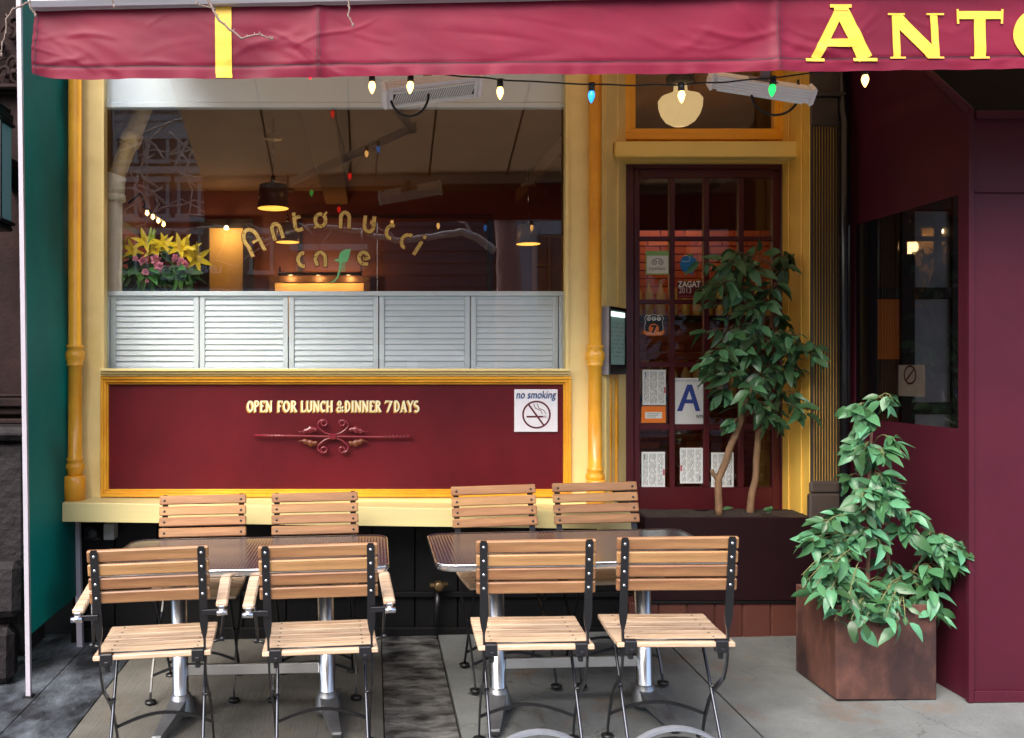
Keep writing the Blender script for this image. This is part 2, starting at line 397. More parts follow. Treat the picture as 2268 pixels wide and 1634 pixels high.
# ledge, a little out of level
b = MB(); y0, y1 = 4.93, 5.25; xa, xb = X_(138, y0), X_(1400, y0)
def zl(x, v0, v1): return Z_(v0+(v1-v0)*(x-xa)/(xb-xa), y0)
vs = []
for x in (xa, xb):
    t = zl(x, 1113, 1132); q = zl(x, 1155, 1172)
    vs += [(x, y0, q), (x, y0, t-.004), (x, y0+.004, t), (x, y1, t+.004), (x, y1, q)]
b.add(vs, [[0, 1, 2, 3, 4][::-1], [5, 6, 7, 8, 9]]+[[i, (i+1) % 5, (i+1) % 5+5, i+5] for i in range(5)])
recalc(b.build('ledge', mat('cream ledge paint', (198, 184, 130), .45, var=.07, vscale=4, rgb2=(120, 102, 70), mixscale=26, thr=(.70, .76), stretch=(.4, 1, 2.5)), bld))
# black base wall with plank seams
b = MB(); x = -1.75
while x < 1.5:
    b.box(x, 5.26, -.1, min(x+.245, 1.5), 5.33, .86, .004); x += .25
b.box(-1.75, 5.225, .24, 1.5, 5.258, .27, .003); b.box(-1.75, 5.235, -.1, 1.5, 5.258, .06, .003)
b.build('base_wall', blackp, bld)
# colonnettes
def colonnette(uc, yc, base_v, col_v0, foot_v):
    X = X_(uc, yc); z = lambda v: Z_(v, yc)
    r = .036; pr = [(r, z(-60))]
    def bulge(va, vb, R):
        pr.extend([(r, z(va-9)), (r+.012, z(va-7)), (r+.012, z(va-2)), (r+.004, z(va)), (R, z(va+(vb-va)*.3)), (R, z(va+(vb-va)*.62)), (r+.006, z(vb-2)),
                   (r+.010, z(vb)), (r+.010, z(vb+4)), (r+.002, z(vb+6))])
    bulge(col_v0+8, col_v0+42, r+.018)
    pr.extend([(r+.003, z(foot_v-8)), (r+.010, z(foot_v-6)), (r+.010, z(foot_v)), (r+.005, z(foot_v+2)), (r+.018, z(foot_v+10)), (r+.018, z(foot_v+16)), (r+.007, z(foot_v+24)), (r+.007, z(base_v))])
    b = MB(); b.lathe((X, yc, 0), pr[::-1], 24); o = b.build('colonnette', yellow, bld)
    return o, X
o, X = colonnette(166, 5.045, 1056, 764, 1020)
b = MB(); b.lathe((X, 5.03, 0), [(.062, Z_(1112, 5.03)+.004), (.062, Z_(1056, 5.03)), (.056, Z_(1053, 5.03))], 24); b.build('plinth', yellow, o)
o, X = colonnette(1318, 5.10, 1062, 764, 1042)
b = MB(); b.lathe((X, 5.07, 0), [(.055, Z_(1128, 5.03)+.004), (.055, Z_(1066, 5.03)), (.05, Z_(1064, 5.03))], 24); b.build('plinth', yellow, o)
# splayed jamb left of the door
YD = 5.45
jx0, jx1 = X_(1336, 5.15), X_(1383, YD)
b = MB()
def jamb(t0, t1, z0, z1, d, th=.03):                   # a board on the splay between fractions t0..t1, standing d proud
    n = Vector((YD-5.15, -(jx1-jx0), 0)).normalized()
    a = Vector((jx0, 5.15, 0)); e = Vector((jx1-jx0, YD-5.15, 0))
    q = [a+e*t0+n*d, a+e*t1+n*d, a+e*t1-n*th, a+e*t0-n*th]
    vs = [p+Vector((0, 0, z)) for z in (z0, z1) for p in q]
    b.add(vs, [[0, 1, 2, 3][::-1], [4, 5, 6, 7]]+[[i, (i+1) % 4, (i+1) % 4+4, i+4] for i in range(4)])
jamb(-.05, 1.0, .5, 4.0, 0); jamb(.62, .98, .5, 4.0, .012, -.001); jamb(.05, .2, .5, 4.0, .012, -.001)
recalc(b.build('jamb', cream, bld))
b = MB(); jamb(.52, .60, .62, 1.56, .016, -.002); jamb(.22, .30, .62, 1.56, .016, -.002); jamb(.30, .52, 1.50, 1.56, .016, -.002)
recalc(b.build('jamb_moulding', yellow, bld))
# right return of the doorway
XR = 2.515
b = MB(); b.box(2.478, 5.116, .55, 2.64, 5.5, 3.9, .003); b.box(2.470, 5.20, .55, 2.4775, 5.27, 3.9, .003); b.box(2.470, 5.36, .55, 2.4775, 5.44, 3.9, .003)
b.build('door_jamb', mat('doorway cream paint', (236, 190, 84), .38, var=.05), bld)
# transom, header beam
b = MB(); frame_px(b, 1384, 130, 1741, 308, 14, 5.43, 5.50); frame_px(b, 1396, 142, 1728, 296, 12, 5.445, 5.50)
tr = b.build('transom_window', orange, bld)
b = MB(); b.add([P(1406, 286, 5.47), P(1709, 286, 5.47), P(1709, 150, 5.47), P(1406, 150, 5.47)], [[0, 1, 2, 3]]); b.build('pane', glass('transom glass', (225, 215, 195), 1.5, 1.3), tr)
b = MB(); wbox(1362, 312, 1776, 347, 5.26, 5.5, .006, b); wbox(1384, 347.3, 1752, 353, 5.33, 5.5, .003, b); wbox(1384, 353.3, 1752, 357.5, 5.37, 5.5, .002, b)
wbox(1741, 100, 1790, 311, 5.40, 5.5, .003, b); wbox(1342, 100, 1384, 311, 5.44, 5.52, .002, b)
b.build('door_header', mat('header cream paint', (238, 204, 110), .4, var=.05, vscale=4), bld)
# glazed door: frame with 4 x 5 panes
cols = [(1417, 1483), (1495, 1559), (1571, 1636), (1648, 1711)]
rows = [(393, 523), (533, 663), (673, 801), (813, 939), (952, 1079)]
b = MB(); yf = YD
wbox(1384, 359, 1404, 1190, yf-.01, yf+.06, .003, b); wbox(1730, 359, 1752, 1190, yf-.01, yf+.06, .003, b); wbox(1404.3, 359, 1729.7, 373, yf-.01, yf+.06, .003, b)
dr = b.build('door', doorred, bld)
b = MB()
wbox(1405, 374, cols[0][0], 1190, yf+.005, yf+.045, .002, b); wbox(cols[-1][1], 374, 1729, 1190, yf+.005, yf+.045, .002, b)
wbox(cols[0][0]+.3, 374, cols[-1][1]-.3, rows[0][0], yf+.005, yf+.045, .002, b); wbox(cols[0][0]+.3, rows[-1][1], cols[-1][1]-.3, 1190, yf+.005, yf+.045, .002, b)
for i in range(3): wbox(cols[i][1], rows[0][0]+.3, cols[i+1][0], rows[-1][1]-.3, yf+.008, yf+.042, .002, b)
for i in range(4):
    for c in cols: wbox(c[0]+.2, rows[i][1], c[1]-.2, rows[i+1][0], yf+.010, yf+.040, .002, b)
b.build('door_leaf', doorred, dr)
dg = glass('door glass', (236, 232, 226), 1.5, 1.7)
b = MB(); b.add([P(cols[0][0]-2, rows[-1][1]+2, yf+.026), P(cols[-1][1]+2, rows[-1][1]+2, yf+.026), P(cols[-1][1]+2, rows[0][0]-2, yf+.026), P(cols[0][0]-2, rows[0][0]-2, yf+.026)], [[0, 1, 2, 3]])
b.build('pane', dg, dr)
# fluted iron pilaster and downpipe
b = MB(); b.smooth = False
xl, xr, yp = X_(1797, 5.1), X_(1862, 5.1), 5.10
n = 9; pts = [(xl, 5.114), (xl, yp)]
for i in range(n):
    a0 = xl+.012+(xr-xl-.024)*i/n; w = (xr-xl-.024)/n
    pts += [(a0+w*.1, yp), (a0+w*.25, yp+.012+.01), (a0+w*.75, yp+.022), (a0+w*.9, yp)]
pts += [(xr, yp), (xr, 5.114)]
z0, z1 = .9, Z_(278, 5.1); k = len(pts)
b.add([(x, y, z) for z in (z0, z1) for x, y in pts], [[i, i+1, i+1+k, i+k] for i in range(k-1)])
b.box(xl-.004, yp-.006, z1, xr+.004, 5.114, z1+.16, .006); b.box(xl-.018, yp-.03, z1+.16, xr+.018, 5.114, z1+.185, .006); b.box(xl-.006, yp-.012, z1+.185, xr+.006, 5.114, 3.9, .004)
b.box(xl-.022, yp-.03, .55, xr+.02, 5.114, .86, .01); b.box(xl-.012, yp-.018, .86, xr+.012, 5.114, .93, .012)
b.build('pilaster', iron, bld)
# upper wall, roofline of the house above the awning, floor stoop
brickw = mat('upper brown brick', (104, 66, 54), .8, var=.2, vscale=3, bump=.2)
b = MB(); b.box(-1.75, 5.2, 3.62, 8, 5.6, 4.15); b.box(-1.75, 5.16, 4.151, 8, 5.5, 7.0); b.build('wall', brickw, bld)
b = MB(); b.box(XR+.13, 5.2, -.1, 2.9, 5.5, 3.6); b.box(3.75, 5.2, -.1, 8, 5.5, 3.6); b.build('side_wall', mat('dark plum wall', (48, 22, 28), .6, var=.1), bld)
tile = mat('terracotta tile', (74, 38, 30), .5, island=.25, var=.12, bump=.08)
b = MB(); x = 1.46
while x < 2.75: b.box(x, 5.085, -.05, x+.152, 5.3, .245, .006); x += .158
b.box(1.45, 5.095, -.06, 2.75, 5.5, .238); b.build('stoop', tile, bld)
b = MB(); b.box(1.5, 5.37, .239, 2.6, 5.56, .6); b.build('threshold', mat('dark threshold', (30, 16, 16), .6), bld)
# interior shell: floor, ceiling, walls
terr = mat('terracotta plaster', (114, 64, 48), .75, var=.1, vscale=2, bump=.08, bscale=20)
ceilm = mat('brown ceiling', (120, 84, 48), .8, var=.12, vscale=1.5)
dark = mat('dark wood', (34, 26, 22), .5, var=.2)
b = MB(); b.box(-2.95, 5.36, .40, 4.6, 12.2, .48); b.build('floor', dark, bld)
b = MB(); b.box(-2.95, 5.61, 3.92, 4.6, 12.2, 4.0); b.box(-2.95, 5.61, 4.02, 4.6, 12.2, 4.1)
b.box(-.62, 5.62, 3.74, -.32, 12, 3.919, .01); b.box(1.9, 5.62, 3.74, 2.2, 12, 3.919, .01); b.build('ceiling', ceilm, bld)
b = MB(); b.box(-3.05, 5.61, .3, -2.9, 12.2, 3.92); b.box(-2.9, 5.51, .3, -1.76, 5.609, 3.92); b.box(-1.85, 5.27, .3, -1.76, 5.508, 3.92); b.box(-2.899, 12.0, .4, 4.6, 12.2, 3.92); b.box(4.5, 5.51, .4, 4.65, 11.99, 3.92); b.build('interior_wall', terr, bld)
brick = mat('orange brick', (190, 92, 58), .8, island=.25, var=.12, bump=.2)
b = MB(); z = .49; r = 0
while z < 2.75:
    x = 2.0-(.11 if r % 2 else 0)
    while x < 4.45:
        b.box(max(x, 2.0), 8.0, z, min(x+.212, 4.48), 8.1, z+.062, .003); x += .222
    z += .072; r += 1
b.box(2.0, 8.02, .48, 4.48, 8.25, 2.76); b.build('brick_partition', brick, bld)
# doorway and lit alcove in the back wall
yb = 11.98
b = MB(); frame_px(b, 439, 484, 562, 700, 24, yb-.06, yb-.001, 20); frame_px(b, 660, 475, 1090, 700, 10, yb-.03, yb-.001, 8); b.build('alcove_frame', dark, bld)
b = MB(); wbox(463.2, 504.2, 537.8, 690, yb-.01, yb-.002, 0, b)
b.build('alcove', mat('alcove plaster', (226, 176, 92), .7, var=.05), bld)
# ------------------------------------------------------------------ window lettering (painted on the glass)
class Glyphs: pass
def stroke_set(mb, strokes, w, M2, y, k0=0, extra=0., grow=1.0):
    for k, (pts, ww) in enumerate(strokes):
        q = [tuple(M2 @ Vector((p[0], p[1], 1)))[:2] for p in pts]
        if extra:
            q = [Vector(a) for a in q]; d0 = (q[0]-q[1]).normalized()*extra; d1 = (q[-1]-q[-2]).normalized()*extra
            q[0] = q[0]+d0; q[-1] = q[-1]+d1
        mb.ribbon(q, w*ww+2*extra, lambda x, z, kk=k: Vector((x, y-.0003*kk, z)))
def M2(x, z, ang, s): return Matrix(((s*math.cos(ang), -s*math.sin(ang), x), (s*math.sin(ang), s*math.cos(ang), z), (0, 0, 1)))
LET = {
 'A': [(arc(0, .12, .26, .38, 215, 10, 16)+[(.26, -.1), (.27, -.5)], 1), ([(-.22, -.05), (-.24, -.5)], 1), ([(-.02, -.02), (.26, .0)], .7)],
 'n': [([(-.22, -.42)]+arc(0, .12, .22, .3, 180, 0, 12)+[(.22, -.42)], 1)],
 't': [([(-.05, .5), (-.08, -.15)]+arc(.08, -.22, .16, .2, 180, 290, 8)+[(.3, -.38)], 1), ([(-.05, .22), (.26, .26)], .9)],
 'o': [(arc(0, 0, .27, .32, 70, 415, 20), 1), ([(.16, .24), (.36, .42)], .6), ([(-.18, -.26), (-.34, -.42)], .5)],
 'u': [([(-.24, .42)]+arc(0, -.1, .24, .3, 180, 360, 12)+[(.24, .42)], 1)],
 'c': [(arc(.1, 0, .3, .36, 80, 285, 14), 1)],
 'i': [([(0, .2), (0, -.5)], 1), ([(0, .34), (0, .5)], 1)],
 'a': [([(-.2, -.36)]+arc(-.05, .0, .27, .36, 190, 0, 14)+[(.22, -.42)], 1)],
 'e': [([(-.02, .02), (.2, .03)]+arc(0, .06, .26, .32, 0, 270, 16)+[(.26, -.28)], 1)],
}
yg = 5.186
cr = lambda x, y: P((800+x/3.24)/1.5511, (680+y/3.24)/1.5511, yg)
for ch, x, y, ang, s in (('A', 222, 490, 27, 92), ('n', 490, 375, 17, 66), ('t', 705, 270, 9, 68), ('o', 975, 248, 2, 66), ('n', 1248, 250, -1, 66), ('u', 1518, 290, -5, 66),
                         ('c', 1750, 372, -18, 62), ('c', 1925, 472, -32, 66), ('i', 2078, 525, -32, 78), ('c', 765, 685, 0, 62), ('a', 985, 680, 0, 64), ('e', 1455, 680, 0, 62)):
    p = cr(x, y); m = M2(p.x, p.z, rad(ang), s/600*1.0)
    gb = MB(); stroke_set(gb, LET[ch], .0205, m, yg-.002); gb.mi = 1; stroke_set(gb, LET[ch], .0205, m, yg+.001, extra=.0042); gb.build('letter', [gold, redline], win)
prow = mat('green prow paint', (110, 190, 130), .4)
b = MB()
def cp(x, y): q = cr(x, y); return (q.x, q.z)
mp = lambda dy: (lambda x, z: Vector((x, yg-.002-dy, z)))
b.poly([cp(*q) for q in ((1312, 566), (1250, 574), (1202, 600), (1182, 640), (1178, 712), (1240, 718), (1276, 706), (1298, 640))], mp(0))
b.poly([cp(*q) for q in ((1190, 678), (1150, 680), (1128, 692), (1150, 706), (1190, 706))], mp(.0004))
b.ribbon([cp(*q) for q in ((1205, 705), (1196, 760), (1184, 820), (1165, 880), (1130, 925), (1058, 955))], [.0165, .013, .012, .010, .007, .001], mp(.0008))
for i in range(6): b.ribbon([cp(1190, 727+i*17), cp(1257-i, 727+i*17)], .0032, mp(.0011))
b.build('prow_emblem', prow, win)
# ------------------------------------------------------------------ painted slogan on the panel: serif strokes with an ochre shade
T, t = 1.0, .62
SER = {
 'O': (.62, [(arc(.31, .5, .235, .43, 90, 450, 22), 1)]),
 'P': (.58, [([(.16, 0), (.16, 1)], 1), ([(.14, .95)]+arc(.28, .74, .2, .22, 90, -90, 10)+[(.14, .5)], .8)]),
 'E': (.56, [([(.16, 0), (.16, 1)], 1), ([(.1, .95), (.5, .95)], t), ([(.1, .52), (.40, .52)], t), ([(.1, .05), (.52, .05)], t), ([(.5, 1), (.5, .8)], .5), ([(.52, 0), (.52, .22)], .5)]),
 'N': (.70, [([(.14, 0), (.14, 1)], .75), ([(.12, .98), (.56, .02)], 1), ([(.56, 0), (.56, 1)], .75)]),
 'F': (.54, [([(.16, 0), (.16, 1)], 1), ([(.1, .95), (.5, .95)], t), ([(.1, .52), (.40, .52)], t), ([(.5, 1), (.5, .78)], .5)]),
 'R': (.62, [([(.16, 0), (.16, 1)], 1), ([(.14, .95)]+arc(.28, .75, .19, .2, 90, -90, 10)+[(.14, .54)], .8), ([(.28, .54), (.54, .02)], 1)]),
 'L': (.54, [([(.16, 0), (.16, 1)], 1), ([(.1, .05), (.5, .05)], t), ([(.5, 0), (.5, .26)], .5)]),
 'U': (.66, [([(.14, 1), (.14, .3)]+arc(.33, .28, .19, .22, 180, 360, 10)+[(.52, 1)], .9)]),
 'C': (.58, [(arc(.33, .5, .23, .43, 48, 312, 18), 1), ([(.5, .98), (.5, .72)], .5)]),
 'H': (.70, [([(.15, 0), (.15, 1)], 1), ([(.55, 0), (.55, 1)], 1), ([(.15, .5), (.55, .5)], t)]),
 '&': (.78, [([(.68, .02), (.26, .62)]+arc(.32, .76, .13, .18, 210, -20, 12)+[(.4, .58), (.2, .36)]+arc(.3, .24, .2, .2, 150, 330, 12)+[(.66, .5)], .8)]),
 'D': (.64, [([(.16, 0), (.16, 1)], 1), ([(.1, .95), (.24, .95)]+arc(.24, .5, .28, .45, 90, -90, 14)+[(.1, .05)], .8)]),
 'I': (.34, [([(.17, 0), (.17, 1)], 1)]),
 '7': (.54, [([(.08, .95), (.5, .95), (.22, 0)], .9), ([(.08, 1), (.08, .76)], .5)]),
 'A': (.64, [([(.32, 1), (.1, 0)], .65), ([(.3, 1), (.54, 0)], 1), ([(.18, .32), (.46, .32)], t)]),
 'Y': (.62, [([(.08, 1), (.31, .48), (.31, 0)], 1), ([(.54, 1), (.31, .48)], .65)]),
 'S': (.54, [(arc(.27, .74, .18, .21, 40, 270, 12)+arc(.27, .27, .19, .24, 90, -150, 12), .9)]),
 'T': (.62, [([(.31, 0), (.31, 1)], 1), ([(.04, .95), (.58, .95)], t), ([(.05, 1), (.05, .76)], .5), ([(.57, 1), (.57, .76)], .5)]),
}
SERIFS = {'P': [(.16, 0)], 'N': [(.14, 0), (.1, 1), (.56, 1)], 'F': [(.16, 0)], 'R': [(.16, 0), (.54, 0)], 'U': [(.14, 1), (.52, 1)], 'H': [(.15, 0), (.15, 1), (.55, 0), (.55, 1)],
          'I': [(.17, 0), (.17, 1)], 'A': [(.1, 0), (.54, 0)], 'Y': [(.08, 1), (.54, 1), (.31, 0)], 'T': [(.31, 0)], 'L': [(.16, 1)], '7': [], 'D': [], 'E': []}
def write(mb, s, x0, x1, zb, h, w, mapf, gapw=.02, space=.26, dense=False):
    tot = sum(SER[c][0] if c != ' ' else space for c in s)+gapw*(len(s)-1)
    sx = (x1-x0)/tot; x = x0; k = 0
    def line(pts, ww):
        nonlocal k
        q = [(x+p[0]*sx, zb+p[1]*h) for p in pts]
        if dense:
            d = [q[0]]
            for a, b_ in zip(q, q[1:]):
                n_ = max(1, int(math.hypot(b_[0]-a[0], b_[1]-a[1])/.02))
                d += [(a[0]+(b_[0]-a[0])*i/n_, a[1]+(b_[1]-a[1])*i/n_) for i in range(1, n_+1)]
            q = d
        kk = k; mb.ribbon(q, w*ww, lambda X, Z: mapf(X, Z, kk)); k += 1
    for c in s:
        if c == ' ': x += (space+gapw)*sx; continue
        for pts, ww in SER[c][1]: line(pts, ww)
        for px, pz in SERIFS.get(c, []):
            e = .05 if pz == 0 else -.05
            line([(px-.115, pz+e*.6), (px+.115, pz+e*.6)], .42)
        x += (SER[c][0]+gapw)*sx
slog = MB(); shade = MB()
ya = 5.1585
for mb_, dx, dz, dy in ((shade, -.0055, -.0065, 0), (slog, 0, 0, -.0016)):
    for wd, ua, ub in (('OPEN', 849, 937), ('FOR', 951, 1021), ('LUNCH', 1032, 1145), ('&DINNER', 1155, 1310), ('7', 1321, 1347), ('DAYS', 1352, 1441)):
        a = PH(ua, 0, ya).x; c_ = PH(ub, 0, ya).x; zb = PH(0, 1414, ya).z; zt = PH(0, 1376, ya).z
        write(mb_, wd, a+dx, c_+dx, zb+dz, zt-zb, .0105, lambda X, Z, k: Vector((X, ya+dy-.00008*k, Z)), gapw=.0)
pan = bpy.data.objects['panel']
sl = slog.build('slogan', ivory, pan); shade.build('slogan_shade', ochrelet, pan)
# wrought iron ornament on the panel
orn = thing('iron_ornament', 'wrought iron scroll ornament with leaves painted burgundy below the slogan', 'ornament', PH(1143, 1498, 5.15))
ironp = mat('burgundy gloss iron', (112, 28, 40), .25, var=.1, coat=.4)
oc = lambda x, y, d=.0: PH(800+x/3.24, 1350+y/3.24, 5.13-d)
b = MB(); b.tube([oc(235, 470), oc(600, 476), oc(1120, 484), oc(1700, 488), oc(2000, 488)], .0070, 8)
for xa_, xb_ in ((330, 560), (1700, 1950)):
    for i in range(7):
        x = xa_+(xb_-xa_)*i/6; b.tube([oc(x-16, 488, .004), oc(x+16, 464, .004)], .0032, 6)
b.box(oc(1080, 0).x, 5.115, oc(0, 512).z, oc(1150, 0).x, 5.145, oc(0, 450).z, .003); b.build('bar', ironp, orn)
for sx in (-1, 1):
    for sy in (-1, 1):
        pts = []
        for i in range(34):
            a = i/33; 
            if a < .42:
                q = a/.42; x = 1115+sx*(20+150*q**.9); y = 482+sy*(20+18*q+72*q*q)
            else:
                q = (a-.42)/.58; th = q*rad(430); R = 62*(1-q*.78)
                x = 1115+sx*(110+62*math.cos(th)*(1-q*.78)+0*R); y = 482+sy*(112+48*q**.5+R*math.sin(th)*.95)
            pts.append(oc(x, y))
        b = MB(); b.tube(pts, .0056, 8); b.lathe(pts[-1], [(0, -.006), (.007, -.003), (.007, .003), (0, .006)], 8); b.build('scroll', ironp, orn)
        b = MB(); b.smooth = True; n = 10; vs = []; fs = []
        for i in range(n+1):
            q = i/n; xx = 1115+sx*(175+q*215); yy = 482+sy*(70-10*q+12*math.sin(q*6)); w = 30*math.sin(min(1, q*1.15+.05)*math.pi)**.6*(1+.35*math.sin(q*22))+3
            p = oc(xx, yy, .004); e = w/3.24/600
            vs += [p+Vector((0, .004, e)), p+Vector((0, -.010-.004*math.sin(q*22), 0)), p+Vector((0, .004, -e))]
        for i in range(n):
            a = 3*i; fs += [[a, a+1, a+4, a+3], [a+1, a+2, a+5, a+4]]
        b.add(vs, fs); b.build('leaf', ironp if sy < 0 else mat('bronze worn leaf', (104, 52, 26), .4, var=.3), orn)
# no smoking sign
ns = thing('no_smoking_sign', 'hand painted white square no smoking sign on the burgundy panel', 'sign', PH(1841, 1410, 5.15))
b = MB(); q0, q1 = PH(1767, 1483, 5.15), PH(1915, 1337, 5.15); b.box(q0.x, 5.143, q0.z, q1.x, 5.158, q1.z, .002); b.build('board', mat('sign white', (222, 220, 224), .5, var=.05, vscale=30), ns)
ys = 5.1415
b = MB(); mpn = lambda dy: (lambda x, z: Vector((x, ys-dy, z)))
c0 = PH(1843, 1424, ys); s_ = 1/600
b.ribbon([(c0.x+p[0]*s_, c0.z+p[1]*s_) for p in arc(0, 0, 46, 45, 0, 360, 40)[:-1]], 6*s_, mpn(0), True)
b.ribbon([(c0.x-28*s_, c0.z+36*s_), (c0.x+26*s_, c0.z-38*s_)], 6*s_, mpn(.0004))
b.ribbon([(c0.x-34*s_, c0.z-7*s_), (c0.x+24*s_, c0.z-7*s_)], 6*s_, mpn(.0008))
for dx in (0, 12): b.ribbon([(c0.x+(dx-10)*s_, c0.z+38*s_), (c0.x+(dx-4)*s_, c0.z+22*s_), (c0.x+(dx+14)*s_, c0.z+14*s_), (c0.x+(dx+20)*s_, c0.z+2*s_)], 2*s_, mpn(.0012))
for dx in (27, 30, 33): b.ribbon([(c0.x+dx*s_, c0.z-3*s_), (c0.x+dx*s_, c0.z-11*s_)], 1.2*s_, mpn(.0004))
b.build('symbol', mat('maroon sign paint', (86, 20, 26), .5), ns)
text('lettering', 'no smoking', .062, mat('sign ink', (50, 24, 34), .5), ns, face_cam(PH(1841, 1356, ys-.001)), sx=.78, shear=.15)
text('lettering_shade', 'no smoking', .062, mat('sign blue shade', (110, 150, 200), .5), ns, face_cam(PH(1839, 1358.5, ys-.0002)), sx=.78, shear=.15, ext=.0002)
# ------------------------------------------------------------------ door stickers and notices
yst = YD+.0215
def sheet(name, label, cat, u0, v0, u1, v1, m, d=.0015, group=None):
    a, c_ = PH(u0, v1, yst), PH(u1, v0, yst)
    t_ = thing(name, label, cat, ((a.x+c_.x)/2, yst, (a.z+c_.z)/2), group=group)
    b = MB(); b.box(a.x, yst-d, a.z, c_.x, yst, c_.z); b.build('sheet', m, t_); return t_
def flat(b, u0, v0, u1, v1, d): a, c_ = PH(u0, v1, yst), PH(u1, v0, yst); b.add([(a.x, yst-d, a.z), (c_.x, yst-d, a.z), (c_.x, yst-d, c_.z), (a.x, yst-d, c_.z)], [[0, 1, 2, 3]])
# travel review sticker with an owl
s1 = sheet('review_sticker', 'white square sticker with green border and owl face on the door glass', 'sticker', 2218, 862, 2299, 943, mat('sticker green', (128, 176, 104), .4))
b = MB(); flat(b, 2222, 878, 2295, 939, .0022); b.build('field', paper, s1)
b = MB(); mo = lambda d: (lambda x, z: Vector((x, yst-d, z)))
for cx_ in (2247, 2270):
    p = PH(cx_, 901, yst)
    for r in (8.5, 4): b.ribbon([(p.x+q[0]*.00176, p.z+q[1]*.00176) for q in arc(0, 0, r, r, 0, 360, 20)[:-1]], .0028, mo(.0026), True)
p = PH(2258.5, 893, yst); b.ribbon([(p.x+q[0]*.00176, p.z+q[1]*.00176) for q in arc(0, -4, 17, 9, 20, 160, 12)], .003, mo(.003))
b.build('owl', inkd, s1)
text('lettering', 'tripadvisor', .030, inkd, s1, face_cam(PH(2258.5, 922, yst-.0026)), sx=.8, ext=.0002)
# blue speech bubble sticker
s2 = thing('bubble_sticker', 'round blue speech bubble sticker on the door glass', 'sticker', PH(2365, 908, yst))
b = MB(); p = PH(2365, 907, yst); b.prism([(p.x+q[0]*.00176, p.z+q[1]*.00176) for q in arc(0, 0, 29, 32, -65, 270, 26)]+[(p.x+24*.00176, p.z-36*.00176)], yst-.0015, yst)
recalc(b.build('disc', mat('sticker blue', (28, 112, 176), .35, var=.12, vscale=30), s2))
b = MB(); p = PH(2360, 898, yst); b.ribbon([(p.x-.03, p.z+.004), (p.x-.01, p.z-.002), (p.x+.02, p.z+.006)], .005, mo(.002)); b.ribbon([(p.x+.012, p.z+.03), (p.x+.02, p.z+.012)], .004, mo(.002)); b.build('glint', mat('sticker pale blue', (150, 200, 228), .4), s2)
s3 = sheet('guide_sticker', 'small dark red sticker with white lettering and year on the door glass', 'sticker', 2327, 966, 2411, 1024, mat('sticker maroon', (84, 14, 26), .4))
text('lettering', 'ZAGAT', .050, paper, s3, face_cam(PH(2368, 977, yst-.002)), sx=.82, ext=.0002, bold=.0012)
text('year', '2013', .050, mat('sticker pale text', (206, 190, 190), .5), s3, face_cam(PH(2354, 998, yst-.002)), sx=.78, ext=.0002)
b = MB(); flat(b, 2332, 1016, 2404, 1019, .002); b.build('line', mat('sticker pink', (150, 60, 74), .5), s3)
# shield sticker
s4 = thing('shield_sticker', 'black shield sticker with orange banner and numeral on the door glass', 'sticker', PH(2245, 1118, yst))
sp = lambda x, y: (PH(2140+x/3.2675, 780+y/3.2675, yst).x, PH(2140+x/3.2675, 780+y/3.2675, yst).z)
shp = [(265, 985), (300, 995), (345, 978), (390, 995), (430, 985), (455, 1022), (440, 1060), (450, 1120), (445, 1165), (345, 1215), (245, 1165), (240, 1120), (255, 1060), (240, 1022)]
b = MB(); b.prism([sp(*q) for q in shp], yst-.0015, yst); recalc(b.build('shield', mat('sticker black', (18, 18, 20), .4), s4))
b = MB(); b.ribbon([sp(*q) for q in shp], .003, mo(.002), True)
for cx_ in (290, 346, 402): b.poly([sp(cx_+q[0], 1027+q[1]) for q in arc(0, 0, 25, 25, 360, 0, 16)[:-1]], mo(.002))
b.build('badge', paper, s4)
for cx_, ch in ((290, 'N'), (346, 'F'), (402, 'T')): 
    q = sp(cx_, 1027); text('letter', ch, .024, inkd, s4, face_cam((q[0], yst-.0025, q[1])), ext=.0002, bold=.0006)
org = mat('sticker orange', (226, 120, 34), .4)
b = MB(); b.poly([sp(346+q[0], 1140+q[1]) for q in arc(0, 0, 58, 58, 360, 0, 20)[:-1]], mo(.002)); b.poly([sp(*q) for q in ((220, 1155), (260, 1172), (430, 1172), (466, 1148), (462, 1195), (430, 1215), (345, 1222), (260, 1215), (222, 1192))], mo(.0026)); b.build('banner', org, s4)
q = sp(345, 1150); text('numeral', '7', .062, mat('numeral black', (14, 14, 16), .4), s4, face_cam((q[0], yst-.0032, q[1])), ext=.0002, bold=.003)
b = MB(); b.ribbon([sp(380, 1118), sp(352, 1182)], .0022, mo(.0042)); b.build('numeral_edge', paper, s4)
q = sp(343, 1197); text('lettering', 'OFFICIAL PICK', .018, paper, s4, face_cam((q[0], yst-.0034, q[1])), sx=.8, ext=.0002)
# printed menus
def menu(u0, v0, u1, v1, label, seed, head_right=False):
    m = sheet('posted_menu', label, 'menu', u0, v0, u1, v1, paper, group='menus taped inside the door glass')
    r = random.Random(seed); b = MB(); n = 17
    for i in range(n):
        u = u0+7+(u1-u0-14)*i/(n-1)
        if i in (4, 11): continue
        v = v0+6
        while v < v1-8:
            e = v+r.uniform(6, 34); flat(b, u-.8, v, u+.8, min(e, v1-6), .002); v = e+r.uniform(2, 9)
    b.build('print', ink, m)
    b = MB(); e = (u1-6, u1-1) if not head_right else (u0+1, u0+6); flat(b, e[0], v0+60, e[1], v0+80, .0022); b.build('stamp', mat('red stamp', (190, 60, 70), .5), m)
    b = MB(); e = (u0+9, u0+12) if not head_right else (u1-12, u1-9); flat(b, e[0], v0+8 if not head_right else v1-26, e[1], v0+26 if not head_right else v1-8, .0024); b.build('heading', inkd, m)
menu(2207, 1270, 2287, 1391, 'printed menu sheet taped above the orange card on the door', 1)
